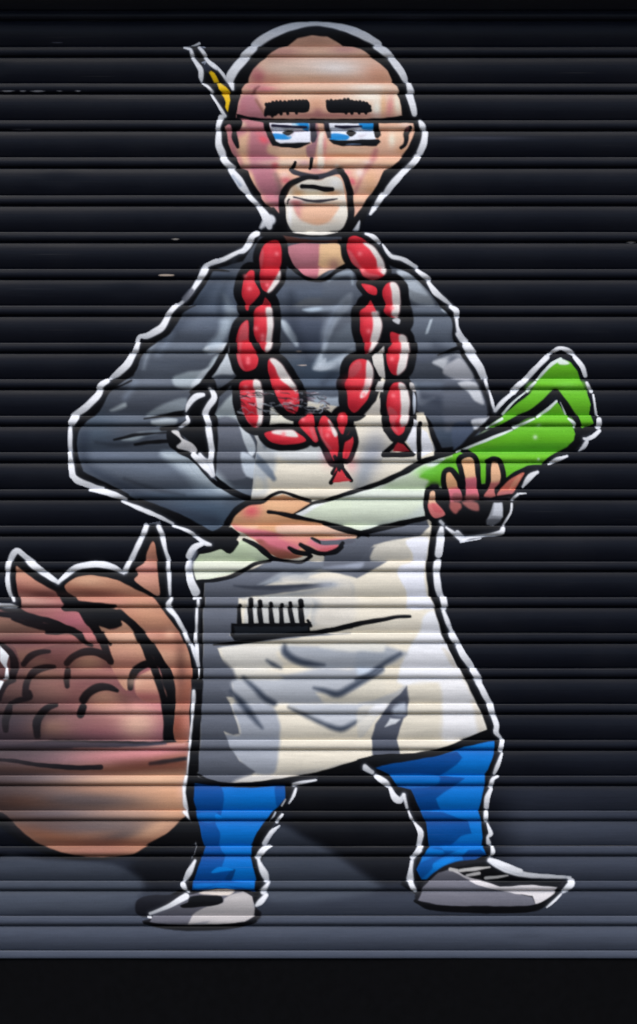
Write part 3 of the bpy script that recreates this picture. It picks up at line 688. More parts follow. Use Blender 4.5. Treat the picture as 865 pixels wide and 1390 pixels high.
# =============================== sausages
ALLS = []
def sausage(i, s, white=None, pale=None, hi=(), red=(206, 46, 58), grow=9.5):
    part('painted_sausage_%02d' % i)
    if stage == 0:
        P(BLK, s, grow=grow, soft=1.2); return
    P(red, s)
    clip(s)
    q = _pts(s); q0 = q[:, 0].min() - OX; q1 = q[:, 0].max() - OX; r0 = q[:, 1].min(); r1 = q[:, 1].max(); t_ = TX; tile()
    A((150, 22, 36), q0 + (q1 - q0) * .2, r1 - (r1 - r0) * .12, (q1 - q0) * .5, (r1 - r0) * .16, .6); A((158, 24, 38), q0, (r0 + r1) / 2, (q1 - q0) * .16, (r1 - r0) * .5, .55)
    A((226, 70, 82), q0 + (q1 - q0) * .5, r0 + (r1 - r0) * .3, (q1 - q0) * .22, (r1 - r0) * .2, .5)
    clip(); tile(*t_)
    if pale: P((196, 92, 98), pale, soft=2.2, a=.75)
    if white: P((226, 180, 178), white, soft=2.5, grow=1.2, a=.6); P((220, 212, 206), white, soft=1.4, grow=.5)
    for h in hi: A((240, 120, 126), h[0], h[1], 3.2, 3.2, .8)
part('painted_sausage_16')
tile(440, 300, K4)
P(BLK, "300,330 440,330 460,420 485,500 485,560 470,600 480,640 300,640 290,560", soft=1.2)
P(BLK, "180,430 240,390 300,420 330,480 330,640 300,720 200,730 165,640 165,520", soft=1.2)
for stage in (0, 1):
    tile(260, 300, K4)
    sausage(1, "425,110 470,108 488,140 490,220 476,270 470,325 432,375 405,386 380,362 368,310 374,260 372,200 390,140", "478,275 474,325 438,375 415,387 440,340 460,310", "385,150 395,170 388,230 380,255 370,215 378,180", [(465, 180), (412, 350)], grow=9)
    sausage(2, "315,270 338,275 342,330 372,390 345,430 322,455 312,488 298,480 292,445 274,405 275,360 290,300", None, None, [(315, 370), (290, 303)], grow=11)
    sausage(4, "303,540 312,560 312,640 325,680 355,725 366,755 350,800 300,818 270,800 250,740 243,690 250,620 272,565", None, "250,740 250,690 262,600 300,545 308,640 270,660 268,740 290,810 265,790", [(310, 770), (310, 750)], grow=11)
    sausage(3, "400,418 425,445 438,480 440,560 434,640 425,690 400,714 374,690 350,640 340,590 342,510 355,475 385,455", "412,478 438,480 442,560 434,640 426,690 402,712 398,690 412,640 415,560", None, [(388, 625), (388, 645), (352, 585)], grow=12)
    P((150, 34, 44), "388,460 400,416 424,445 425,462", cv=0)
    sausage(6, "268,885 290,868 350,866 376,880 386,950 380,1060 370,1112 342,1122 300,1090 280,1045 265,960", "345,870 376,878 386,950 380,1060 372,1106 352,1114 362,1060 352,960", "272,990 280,1040 300,1090 335,1118 290,1070", [(320, 950), (300, 905)], grow=11)
    sausage(7, "398,1155 450,1140 545,1140 590,1162 622,1195 560,1212 470,1212 420,1192", "440,1150 470,1140 550,1142 575,1172 520,1168", None, [(500, 1160)], grow=9)
    sausage(5, "420,760 450,752 490,785 540,860 572,910 586,975 575,1035 545,1046 500,1012 460,950 440,885 420,820", "432,755 460,756 500,795 540,858 570,900 565,925 530,890 490,860 460,800", None, [(470, 920), (545, 985)], grow=11)
    sausage(8, "575,1100 615,1062 652,1038 665,1110 686,1192 670,1202 622,1152", None, "640,1130 660,1120 682,1190 665,1190", [(600, 1080)], grow=7)
    sausage(10, "785,1075 808,1042 840,1048 840,1100 822,1160 800,1130", None, None, [(812, 1060)], grow=9)
    sausage(11, "865,1140 845,1180 820,1280 850,1290 880,1200", None, None, grow=7)
    sausage(9, "700,1065 722,1060 760,1100 790,1160 800,1222 792,1290 775,1302 740,1232 705,1175 685,1115", "740,1085 772,1125 788,1160 780,1170 755,1120", "705,1110 720,1180 760,1240 730,1220 700,1170", [(750, 1130), (740, 1165)], grow=9)
    S(BLK, "800,1290,5 790,1330,5 770,1370,6"); S(BLK, "795,1300,5 815,1340,5 850,1380,5")
    P((206, 52, 62), "800,1320 850,1386 768,1386", cv=0)
    tile(440, 300, K4)
    sausage(12, "130,100 160,84 205,96 258,142 300,200 326,268 320,300 262,320 212,302 190,262 150,222 128,170", "218,122 262,138 312,205 332,272 320,290 296,262 288,210 255,160", "128,160 150,170 195,240 230,280 300,300 262,322 210,302 190,262 150,222", [(195, 180), (297, 265), (205, 268)], grow=9)
    sausage(13, "205,342 280,362 282,402 248,398 218,372", grow=7)
    sausage(14, "320,370 345,340 385,340 405,382 410,450 410,492 395,522 360,522 330,492 335,462 318,410", "360,342 388,342 406,385 411,455 410,492 396,520 374,512 376,470 370,400", None, [(372, 475)], grow=12)
    pass
    P((180, 180, 182), "372,540 395,530 412,538 408,560 396,558", soft=1.3)
    sausage(15, "250,432 262,450 275,470 285,490 300,520 312,570 300,625 272,675 256,702 230,722 215,702 212,650 198,600 196,540 200,490 230,466", "266,500 300,520 311,570 300,630 272,678 240,716 250,680 262,620 270,560", None, [(243, 600)], grow=12)
    A((226, 220, 216), 286, 506, 3.5, 3.5, .95)
    sausage(16, "362,608 410,618 440,632 446,662 455,695 455,740 440,800 402,836 365,826 345,770 340,700 362,668", "412,625 445,635 454,695 454,740 440,800 402,834 405,790 414,740 415,680", None, [(370, 750)], grow=12)
    pass
    sausage(17, "140,790 180,755 230,755 260,790 266,850 262,880 238,960 200,1012 160,1042 130,1002 124,930 119,885 134,850", "236,760 262,800 264,870 230,940 200,960 205,930 225,900 232,850", "140,800 190,760 205,800 160,850 138,848", [(215, 945)], grow=12)
    A((216, 60, 70), 175, 880, 14, 9, .6)
    sausage(18, "360,912 385,882 430,882 446,920 458,960 456,1040 445,1100 430,1150 400,1166 370,1132 350,1085 350,1050 338,1002 345,945", "412,885 440,895 459,960 456,1040 442,1105 422,1115 408,1090 418,1050 418,960", "348,1010 400,1050 380,1100 400,1150 370,1130 350,1080", [(375, 950)], grow=11)
    for q in ("335,1135,7 380,1180,8 430,1215,7 462,1255,7", "468,1130,7 420,1185,8 370,1225,7 330,1262,7", "325,1272,7 400,1272,7 485,1266,8"):
        S(BLK, q, cv=0)
    P((168, 40, 50), "400,1204 430,1216 466,1252 372,1252 386,1222", cv=0)
    part('painted_sausage_11')
    P((206, 46, 58), "140,1150 122,1235 112,1290 98,1290 104,1190", cv=0)
    S(BLK, "160,1120,5 140,1170,7 100,1200,7 90,1290,6 100,1340,6")
    tile(440, 580, K4)
    part('painted_sausage_19')
    S(BLK, "60,160,5 85,230,5 40,300,6", cv=0); S(BLK, "80,190,5 150,290,5", cv=0)
    P((210, 60, 68), "76,236 152,292 48,300", cv=0)
tile(); part(None); part('painted_apron')
A((220, 110, 124), 446, 622, 9, 12, .35); A((220, 110, 124), 478, 630, 8, 12, .35)
# pale shapes of the apron strap seen between the strings
part('painted_apron')
tile(440, 300, K4)
P((206, 200, 192), "262,738 300,700 318,682 325,760 334,858 302,842 270,782", cv=0)
P((206, 202, 196), "278,925 300,872 336,872 318,930", cv=0, soft=1); P((206, 198, 186), "216,1056 262,1000 304,958 302,1060", cv=0, soft=1)
P((206, 200, 196), "470,880 492,885 496,925 475,920", soft=1); P((190, 196, 206), "482,930 497,960 495,1040 484,1052", soft=1.2)
P((222, 222, 226), "482,1078 500,1088 504,1260 498,1266 480,1250 446,1196 470,1150 480,1120", cv=0)
P((222, 222, 226), "530,1130 560,1150 600,1250 570,1262 525,1285", cv=0)
P((216, 210, 196), "325,1290 480,1290 500,1272 512,1290 500,1318 320,1320", soft=1.2)
S(BLK, "515,1100,6 514,1200,7 518,1290,6", cv=0)
# metal grater texture painted across the middle
part('painted_chain')
tile(260, 300, K4)
rnd = random.Random(7)
clip("232,1000 250,945 330,925 420,935 560,925 700,935 750,990 745,1030 640,1050 500,1060 400,1060 260,1050", soft=1.5)
for i in range(190):
    x = rnd.uniform(235, 745); y = rnd.uniform(925, 1062)
    c = rnd.choice([BLK, BLK, (150, 156, 164), (196, 200, 206), (96, 60, 66)])
    if 270 < x < 600 and rnd.random() < .45: continue
    q = "%f,%f,1 %f,%f,2 %f,%f,1" % (x, y, x + rnd.uniform(10, 40), y + rnd.uniform(-14, 14), x + rnd.uniform(30, 60), y + rnd.uniform(-6, 14))
    S(c, q, a=.5)
clip()
for cx_, cy_ in [(700, 1030), (712, 1005)]:
    S((170, 176, 186), "%d,%d,1.4 %d,%d,1.4 %d,%d,1.4 %d,%d,1.4" % (cx_-14, cy_, cx_, cy_-16, cx_+12, cy_, cx_-4, cy_+14))

# =============================== leek
part('painted_leek')
tile(440, 580, K4)
P(BLK, "0,395 100,360 200,330 300,295 420,240 520,180 620,150 720,125 870,50 870,300 760,420 560,500 400,540 200,585 100,565 0,540", cv=0, grow=1)
clip("-200,400 0,412 110,378 200,352 330,312 470,246 540,204 640,168 740,140 870,70 900,300 700,330 600,330 550,400 545,485 480,500 400,520 200,562 100,545 0,512 -200,440", cv=0, soft=1)
P((206, 214, 192), "-250,300 900,0 900,600 -250,600", cv=0)
P((228, 230, 230), "100,378 330,315 470,250 550,210 640,180 600,160 440,220 200,330", soft=4); P((190, 206, 172), "340,300 470,270 560,250 600,330 360,340", soft=8, a=.8)
P((198, 206, 200), "200,562 400,520 545,485 545,420 440,490 240,540", soft=6, a=.8); P((226, 230, 224), "150,345 540,345 545,385 60,385", soft=4, a=.5)
P((96, 174, 40), "520,270 560,235 600,215 660,170 760,140 880,80 900,340 640,340 640,320 560,330 570,290", soft=3)
A((110, 190, 70), 560, 240, 16, 8, .7); P((214, 226, 214), "560,208 640,168 660,172 600,210", soft=1.6)
clip()
tile(620, 450, K4)
GRN = (98, 176, 36); GRL = (118, 200, 50)
P(GRN, "-20,670 60,640 160,590 300,540 420,470 540,378 590,450 632,525 655,600 605,634 530,664 470,722 385,728 320,760 270,792 200,800 -20,800", cv=0)
P((150, 176, 140), "85,590 150,540 200,530 180,555", soft=1.4); P(GRN, "160,520 240,462 400,335 440,268 510,185 560,150 618,168 655,215 678,270 706,325 724,395 720,450 736,500 700,525 662,528 600,400 530,318 400,435 330,465 250,527", cv=0)
P(GRL, "400,275 690,268 706,325 380,330", soft=3, a=.6); P(GRL, "380,470 620,466 640,525 330,530", soft=3, a=.6); P(GRL, "100,664 520,664 470,720 110,720", soft=3, a=.6)
P((66, 150, 36), "300,610 640,610 600,650 100,655", soft=6, a=.5)
A((126, 206, 84), 600, 290, 16, 4, .5); A((200, 230, 190), 425, 575, 3, 3, .9); A((190, 226, 180), 440, 510, 3, 2, .9); A((190, 226, 180), 445, 695, 2, 2, .9)
for q in ("540,325,7 590,400,9 640,470,8 662,530,8", "530,328,8 460,400,9 400,440,8 320,480,10 230,530,10 100,590,9 0,648,6", "620,635,9 560,660,5 500,695,5 470,722,4", "655,600,10 620,628,9", "705,530,7 660,560,8 650,600,8"):
    S(BLK, q)
P(BLK, "655,525 700,530 735,510 720,560 680,610 650,640 600,660 560,662 620,625 655,600 650,560")
for q in ("565,150,4 520,175,5 470,225,4 440,262,3", "432,275,3 380,325,4", "370,332,2 300,390,3 248,450,3", "540,380,3 490,425,4 430,466,3", "415,475,2 310,522,5", "300,535,2 200,575,4 100,615,3 0,655,2", "240,475,3 180,510,3 160,525,2", "600,475,3 630,500,4 636,522,2", "560,385,1 590,450,2"):
    S((222, 230, 226), q)
P((216, 228, 216), "545,160 570,148 612,175 560,182", soft=1.6)
for q in ("30,650,5 60,655,6 100,690,7", "165,705,6 200,692,6 235,712,7"):
    S(BLK, q)
# thin root end on the left of the hand
part('painted_leek')
tile(260, 600, K4)
P((196, 208, 176), "18,645 45,605 92,600 160,576 206,597 250,550 270,530 310,548 425,636 380,650 300,690 210,716 100,745 30,748 14,700", cv=0)
P((222, 222, 206), "18,650 360,650 300,690 210,714 100,742 30,746", soft=3, a=.8); A((170, 186, 150), 260, 600, 20, 10, .5); P((206, 214, 190), "545,395 650,340 740,322 870,318 870,470 740,440 640,415", cv=0)
P((226, 228, 226), "560,395 660,340 740,322 690,350 600,400", soft=2)
for q in ("36,758,5 120,752,5 220,730,6 300,690,6 350,662,5 430,645,5", "545,392,4 600,362,6 660,332,5 740,318,4 830,284,4", "20,600,6 50,600,4 100,592,5 160,572,5 206,592,7 240,550,8"):
    S(BLK, q)
P(BLK, "0,470 60,500 150,470 215,462 262,500 232,560 205,594 150,568 95,592 40,604 90,562 20,520", cv=0)

# =============================== hands
part('painted_hand_left')
clip("212,450 240,392 300,346 390,326 440,298 495,284 560,306 650,328 600,362 545,392 640,420 740,445 830,478 880,496 914,510 890,521 850,524 830,530 800,560 790,590 740,604 690,600 650,582 600,566 640,600 600,624 540,636 470,632 420,602 360,545 290,500 240,478", cv=0, soft=1)
P((212, 160, 120), "180,260 1150,260 1150,660 180,660", cv=0)
A((214, 84, 96), 330, 372, 12, 9, .95, -20); A((226, 178, 136), 460, 350, 30, 9, .7); A((200, 140, 96), 600, 420, 40, 8, .6)
P((224, 184, 160), "460,455 740,455 860,490 908,510 860,521 800,520 700,500 480,512", soft=3)
P((206, 116, 126), "215,450 330,470 440,490 520,515 640,520 700,530 860,525 800,560 790,590 720,602 620,560 560,600 480,620 420,590 330,520 240,480", soft=3)
P((216, 150, 124), "470,515 640,520 620,560 560,560", soft=4, a=.7); P((128, 72, 58), "380,530 430,560 520,590 600,625 540,640 470,636 410,600 350,540", soft=3, a=.9); A((190, 96, 110), 480, 560, 26, 7, .7)
P((206, 90, 96), "660,590 800,565 790,592 740,606", soft=3, a=.7)
P((224, 188, 160), "225,455 360,455 340,475 260,470", soft=3, a=.6)
clip()
for q in ("190,440,7 245,370,9 310,332,8 390,322,6 432,292,5 490,272,4 580,300,5 645,322,5", "418,380,5 480,388,5 545,402,7 640,422,5 740,442,5 865,480,6 960,510,4", "285,530,5 350,560,7 400,600,8 440,632,6 520,646,4 600,652,5 650,620,5",
          "530,575,5 570,598,7 640,608,6", "592,558,6 640,585,8 700,606,6 780,600,5 815,572,6"):
    S(BLK, q)
S((84, 86, 96), "650,522,3 700,545,6 780,548,6 865,540,6"); S(BLK, "655,522,3 690,540,4 700,550,3")
tile(440, 580, K4)
S((84, 86, 96), "-10,628,5 60,625,6 160,615,4"); S(BLK, "0,525,5 100,560,6 190,582,5 180,600,3"); S(BLK, "540,492,5 470,508,6 400,522,6 300,545,6 200,572,5 150,560,3")
S(BLK, "100,630,5 70,665,6 0,690,5")
# hand on the right
part('painted_hand_right')
tile(440, 580, K4)
P(BLK, "540,440 560,360 580,310 620,310 640,360 700,380 760,400 850,400 1000,310 1060,360 1050,420 1000,470 960,540 870,560 700,560 640,520 580,510", soft=1, cv=0)
def finger(s, c1, c2, cy, tip=None):
    P(BLK, s, grow=6.5)
    P(c1, s, grow=-0.8)
    pts = _pts(s)
    global CLIP
    clip(s)
    X0, X1 = pts[:, 0].min() - 3 - OX, pts[:, 0].max() + 3 - OX
    t = TX; tile()
    P(c2, "%f,%f %f,%f %f,%f %f,%f" % (X0, cy, X1, cy - 3, X1, pts[:, 1].max() + 4, X0, pts[:, 1].max() + 4), cv=0, soft=3)
    tile(*t); clip()
finger("572,352 600,345 608,400 640,445 656,475 620,492 596,492 576,470 564,420", (224, 178, 146), (196, 106, 104), 684)
P((186, 84, 88), "585,415 600,415 645,460 600,460", soft=1.5, a=.7)
finger("664,252 690,244 722,290 730,325 752,375 748,450 712,466 692,430 680,370 664,310", (224, 168, 122), (196, 104, 116), 664)
finger("745,180 790,160 818,180 826,250 832,330 842,400 838,460 802,450 772,390 770,300 756,230", (228, 180, 136), (196, 100, 112), 650)
tile(620, 450, K4)
finger("190,710 225,714 242,770 236,820 202,860 210,912 160,920 146,890 180,840 184,780", (222, 172, 134), (176, 100, 96), 656)
P(BLK, "365,750 440,745 400,800 340,850 310,880 240,890 250,830", soft=1)
P((196, 108, 92), "368,768 338,822 310,868 262,900 216,892 262,830 312,790"); P((214, 150, 120), "330,790 350,785 320,840 280,860", soft=2, a=.7); P((170, 100, 100), "240,870 310,868 262,900 216,892", soft=2)
P(BLK, "-10,915 150,918 210,895 300,885 290,915 250,930 200,935 160,1010 120,1040 -10,1060", soft=1.2)
P((150, 82, 78), "-30,925 20,935 20,975 -10,990 -40,960", soft=2); P((140, 84, 80), "30,925 110,930 118,975 60,960", soft=2); S((150, 88, 88), "60,905,10 80,905,10 100,900,8", soft=3); P((160, 92, 96), "-20,880 20,880 30,915 0,925 -20,915", soft=2)
S((46, 44, 52), "130,905,4 200,915,5 280,905,5", soft=1.5)
tile()
S(BLK, "630,700,20 650,710,18 675,700,14 684,690,8", soft=2)
tile(620, 450, K4)
P((140, 142, 148), "200,932 246,930 250,1010 195,1055 162,1050 165,1020 175,1000", cv=0); P((188, 190, 196), "205,932 246,930 248,1005 190,1000", cv=0, soft=1.5); P((90, 92, 98), "165,1020 240,1022 200,1052 165,1050", soft=2)
tile(440, 580, K4)
A((36, 34, 42), 600, 318, 8, 5, .9)

# =============================== white contour of the man and leek
part('painted_man')
tile(260, 300, K4)
for q in ("355,70,8 330,85,8 310,130,9 285,162,7 260,172,4", "285,155,4 180,208,6 85,240,6 60,275,7 30,330,5 0,385,5"):
    S(WHT, q)
S(WHT, "430,-5,14 400,15,9 380,35,4", soft=2)
tile(80, 300, K4)
for q in ("860,215,4 810,238,5 790,275,8 755,335,6 700,415,4 655,455,5", "640,462,7 600,510,7 565,575,9 520,605,9 480,625,8 440,630,5 425,665,6 410,715,8", "405,725,9 375,780,10 325,825,9 285,855,5", "270,870,7 235,895,8 215,945,9 150,1010,9 90,1052,8", "85,1065,11 65,1098,10", "62,1120,5 62,1200,6 64,1250,5", "64,1262,5 70,1315,6 74,1386,7",
          "690,1035,2 710,990,7 745,955,8 785,945,5", "825,915,5 845,960,8 812,1010,8 795,1050,8 808,1100,8 822,1180,8 832,1260,7 825,1310,7 800,1300,5 775,1280,5", "770,1270,5 800,1320,8 838,1380,7", "692,1065,4 698,1090,5 670,1112,5 655,1118,2", "825,1300,7 838,1380,6"):
    S(WHT, q)
P((206, 202, 200), "612,1145 650,1142 670,1180 720,1205 750,1240 745,1262 700,1250 640,1230 668,1195")
P((110, 112, 122), "670,420 720,370 735,385 690,440", soft=2, a=.9)
tile(80, 600, K4)
for q in ("62,60,5 70,130,8 82,185,8 110,212,9 200,245,7 245,250,3", "170,262,3 240,268,8 310,290,8 365,310,4", "345,322,3 450,365,6 560,412,5 620,443,3", "620,456,3 680,475,4 720,495,5 740,512,4", "750,518,4 790,548,6 825,558,3",
          "775,555,6 735,575,9 708,620,9", "712,650,7 708,700,9 725,770,11 745,815,12", "728,850,3 765,848,3", "752,860,4 750,1000,3 748,1085,5 757,1215,4", "757,1235,2 757,1285,2"):
    S(WHT, q)
S(WHT, "735,70,7 790,125,9 838,185,3"); S((150, 156, 170), "740,600,6 716,700,5", soft=3, a=.6)
S((150, 160, 172), "700,100,1 740,165,1 800,215,1", a=.6)
tile(440, 300, K4)
for q in ("225,72,3 260,85,6 300,118,5", "318,128,2 345,170,5 370,195,5 430,210,6 500,250,5", "500,270,4 540,300,7 570,320,5", "565,335,5 600,385,8 640,420,6 690,458,3", "690,468,5 722,490,8 722,520,7", "720,535,4 725,580,4 745,630,8 770,655,6", "760,680,8 800,735,10 840,800,8 862,850,5"):
    S(WHT, q)
P((180, 186, 196), "190,-5 150,45 190,50", soft=1.5); P(WHT, "195,0 165,45 188,48", cv=0, soft=1)
tile(620, 450, K4)
for q in ("5,15,5 50,75,9 80,115,9", "85,130,10 130,200,9 160,255,5", "160,270,4 175,325,3", "178,332,3 195,400,4 205,432,2", "208,430,5 250,380,6 300,338,5", "305,328,8 345,290,8 370,272,6", "375,262,8 430,200,7 490,140,7", "500,122,5 550,92,5 600,105,6 635,128,4", "640,140,5 680,190,7 700,240,5", "710,280,4 730,325,5", "740,345,3 748,400,3 758,455,3", "765,480,7 766,515,8", "775,540,4 740,570,6 705,585,5 690,582,3",
          "705,600,5 690,625,6 664,648,2", "600,678,3 550,695,6 500,722,3", "440,765,4 400,790,8 360,845,3", "330,885,3 300,912,4", "298,935,2 292,985,3 250,1055,2", "248,1072,6 235,1095,7 150,1108,4 30,1120,2", "375,880,1.5 340,882,2", "20,1142,3 80,1135,2 130,1125,1", "0,1095,7 30,1120,6"):
    S(WHT, q)
tile(440, 580, K4)
for q in ("660,545,3 700,575,5 750,612,6 770,610,3", "750,612,3 800,600,3 865,590,2", "635,550,6 630,585,10", "632,605,11 620,690,10", "620,735,10 612,785,9", "612,800,9 620,870,9 635,918,8", "640,930,9 650,980,8", "650,1000,5 672,1060,6 690,1105,4", "695,1120,8 725,1172,8", "728,1195,7 760,1245,9 800,1305,8", "805,1320,9 840,1380,9", "632,512,4 645,525,4"):
    S(WHT, q, soft=1.0)
tile(490, 850, K4)
for q in ("485,5,4 495,25,4", "500,50,9 525,90,8", "530,110,8 560,165,9 600,220,7", "600,238,8 635,285,8", "640,308,8 670,365,8 695,410,7", "702,428,9 716,475,8", "722,490,7 738,540,7 736,575,7 760,605,3", "765,622,6 757,670,7", "765,690,3 745,745,6 722,800,4", "740,815,3 712,830,5 702,868,6", "706,885,5 686,930,7 682,980,7", "682,1012,6 680,1052,6", "688,1070,2 706,1125,6 690,1145,4 695,1175,6", "705,1195,3 710,1225,6 700,1248,3", "700,1266,5 760,1290,8 865,1330,7",
          "20,772,6 60,792,6", "80,815,6 125,845,9 150,870,5", "160,882,5 180,925,9 210,945,9 232,915,4", "232,915,5 250,985,3", "262,1005,2 275,1040,4 288,1060,3", "295,1070,3 325,1120,8 318,1185,6", "318,1195,7 290,1240,8", "280,1265,3 268,1330,6 265,1370,9"):
    S(WHT, q)
S(WHT, "20,760,6 60,795,5")
tile(300, 850, K4)
for q in ("395,860,6 420,852,5 515,834,2", "408,880,2 395,920,4 370,962,1", "352,938,1 330,975,2", "338,1022,3 305,1062,4", "320,1082,2 275,1120,6 238,1180,6", "270,1193,2 225,1212,8 200,1250,8", "205,1270,4 225,1330,7 250,1380,6"):
    S(WHT, q)
S((180, 186, 196), "265,1060,1 290,1030,2 300,1010,2"); S((150, 155, 166), "240,1190,3 300,1120,5 325,1085,3", soft=4, a=.5)
tile(170, 1040, K4)
for q in ("735,530,5 760,580,8 772,612,5", "785,630,4 750,682,8", "765,700,6 735,735,8 712,755,4"):
    S(WHT, q, soft=1.4)
for q in ("380,512,3 350,570,8 328,612,6", "320,640,7 335,670,5 345,682,3", "330,705,9 270,740,7 200,775,5 135,800,4", "120,818,2 135,820,2"):
    S(WHT, q)
part('painted_man')
tile(530, 1040, K33)
for q in ("100,408,7 130,380,4", "95,430,4 90,480,6 95,520,7 110,555,7"):
    S(WHT, q)
# =============================== pencil behind the ear
part('painted_pencil')
tile(240, 20, K8)
P(BLK, "120,395 180,365 265,345 300,400 345,480 380,550 460,620 540,690 590,760 645,900 640,1100 600,1190 560,1180 480,1040 400,920 290,815 270,700 250,600 190,500", cv=0)
P((232, 186, 22), "376,682 400,664 440,688 475,750 498,795 440,800 405,730", cv=0); P((232, 186, 22), "458,812 495,805 560,850 605,895 622,925 632,1010 604,1142 572,1090 580,1040 560,975 520,915 480,880", cv=0)
P((240, 206, 90), "460,812 500,806 540,836 500,850", soft=2, a=.6)
P((36, 40, 52), "300,560 350,570 400,640 370,690 320,640", soft=2)
for q in ("100,398,3 140,405,4 175,420,4 195,488,5", "190,515,4 240,590,6 285,660,7 285,740,6 290,790,2", "285,815,2 350,850,4 405,910,4", "405,935,2 440,985,3 500,1080,4 570,1190,5", "150,375,1 210,362,2 265,340,3", "275,395,4 310,435,5 345,485,5", "340,515,4 390,570,6 470,632,5 490,640,3", "500,655,4 545,710,4 585,775,3"):
    S(WHT, q)
S((170, 176, 190), "290,385,1 345,395,1 310,380,1"); S((170, 176, 190), "300,570,1 340,555,1 325,585,1")

# =============================== head
part('painted_head')
tile()
clip("423,49 444,50.6 455,56 465,62.5 481,64.5 490,67 502.7,75 505,79.5 516,87 526,97.5 531.6,109 531.6,113.6 537.5,118 539.7,124 539,128.7 542.6,135.6 545,145 545.5,156 552,166 562,168 563.5,176 560,188 553,202 546,211 540,219 529,227.5 521,231.7 516.6,241 511,252.5 503,264 498,271 491,282.5 481,296 470,312 392,312 379,293 373.6,288 368,281.4 361,277 356,271 354,263 344.7,251 340,241 336.6,231.7 326,227.6 321.6,220 319.5,213 314.7,206 310.6,195 309,183 307,172.7 312,168.7 320,168 322,154 324,142 327,131 327,122 331.5,115 337,112 338,106.7 344,95 353.5,85 365,76 380,66 390,63.5 404,53", cv=0, soft=1)
P((222, 174, 146), "290,30 580,30 580,330 290,330", cv=0)
# forehead
A((186, 138, 116), 425, 56, 30, 8, .8); A((196, 140, 132), 470, 68, 20, 6, .8); A((190, 130, 122), 385, 72, 24, 8, .7); A((184, 146, 130), 372, 85, 14, 10, .5)
A((232, 224, 218), 448, 93, 54, 14, .95); A((226, 196, 176), 400, 96, 40, 12, .7); A((180, 100, 106), 345, 100, 8, 12, .6); A((214, 190, 172), 385, 95, 34, 10, .6); A((214, 160, 126), 420, 107, 60, 6, .6)
A((184, 104, 110), 352, 105, 9, 9, .9); A((206, 140, 120), 370, 108, 14, 8, .6); A((216, 156, 130), 510, 100, 18, 14, .7); A((206, 150, 120), 520, 104, 14, 10, .6)
A((232, 194, 168), 420, 119, 60, 5, .9); A((236, 224, 208), 500, 119, 34, 5, .9); A((222, 126, 136), 358, 122, 16, 4, .8); A((224, 190, 160), 400, 130, 40, 5, .8)
A((236, 230, 214), 500, 132, 30, 8, .9); A((236, 232, 216), 512, 148, 8, 14, .95); A((226, 176, 132), 521, 145, 4, 18, .8); A((216, 140, 136), 530, 146, 5, 14, .85, 8); A((236, 226, 204), 540, 142, 5, 16, .9, -8)
A((226, 170, 140), 375, 136, 14, 6, .8); A((184, 116, 122), 345, 118, 18, 5, .7)
P((176, 112, 124), "327,131 345,128 352,140 359,152 358,160 322,156", soft=6, a=.9); A((196, 150, 136), 325, 135, 3, 16, .7); S((120, 80, 64), "348,136,2 354,146,3 360,156,2", soft=3, a=.7); S((120, 70, 70), "350,118,2 345,122,4 343,127,4", soft=2, a=.8)
A((170, 108, 104), 440, 157, 80, 4, .8); A((160, 100, 104), 432, 152, 7, 6, .7); A((206, 150, 120), 430, 142, 10, 8, .6)
# left cheek and ear
P((170, 106, 116), "312,160 366,160 372,190 376,215 350,232 330,232 310,200", soft=6, a=.95); A((196, 130, 134), 350, 171, 14, 5, .7)
P((212, 172, 136), "324,188 334,182 338,178 337,200 335,222 330,226 322,205", soft=6, a=.9); A((216, 184, 156), 331, 170, 5, 5, .8)
A((176, 110, 110), 313, 195, 4, 14, .8, -15); A((196, 136, 136), 312, 175, 3, 3, .7)
A((222, 84, 96), 358, 190, 7, 5, .85, 30); A((206, 100, 110), 352, 181, 6, 3, .6); P((206, 170, 136), "366,196 380,202 425,202 420,215 380,214 364,208", soft=4, a=.85)
P((176, 112, 124), "340,214 375,216 372,240 385,262 382,285 356,262 342,240", soft=6, a=.95); A((216, 180, 150), 335, 222, 5, 5, .8); A((206, 152, 150), 355, 222, 18, 4, .6); A((216, 174, 138), 342, 243, 3, 12, .8, -18)
P((170, 106, 118), "350,232 372,232 384,265 380,290 352,262", soft=6, a=.6); A((206, 130, 140), 368, 272, 12, 5, .7); A((226, 200, 176), 384, 222, 22, 5, .9); A((206, 90, 100), 372, 225, 5, 4, .8)
A((226, 190, 176), 386, 238, 7, 5, .9); A((206, 100, 110), 388, 246, 8, 5, .85); S((120, 96, 92), "374,238,3 378,248,5 380,260,4 376,264,2", soft=6, a=.75)
# centre
A((228, 192, 168), 395, 207, 22, 6, .6); A((226, 186, 158), 480, 207, 22, 5, .5); A((188, 112, 120), 330, 150, 6, 10, .5)
P((150, 104, 116), "424,168 432,168 434,180 430,200 426,215 418,214 416,200 424,194", soft=2.5, a=.9); P((226, 216, 200), "434,182 441,180 440,205 438,228 430,228 431,205", soft=2.5, a=.95); A((222, 176, 150), 436, 171, 4, 4, .8)
A((212, 130, 130), 441, 200, 3, 16, .8); A((216, 150, 130), 446, 215, 8, 4, .6); A((226, 200, 180), 400, 219, 14, 3, .7); A((190, 150, 160), 412, 222, 8, 4, .6)
A((196, 140, 132), 432, 235, 16, 3, .9); A((236, 220, 204), 456, 226, 3, 3, .7); A((170, 110, 120), 427, 231, 8, 3, .6)
A((226, 190, 156), 470, 205, 30, 4, .7); A((232, 200, 170), 475, 219, 30, 4, .8); A((200, 140, 100), 470, 211, 40, 2.5, .7)
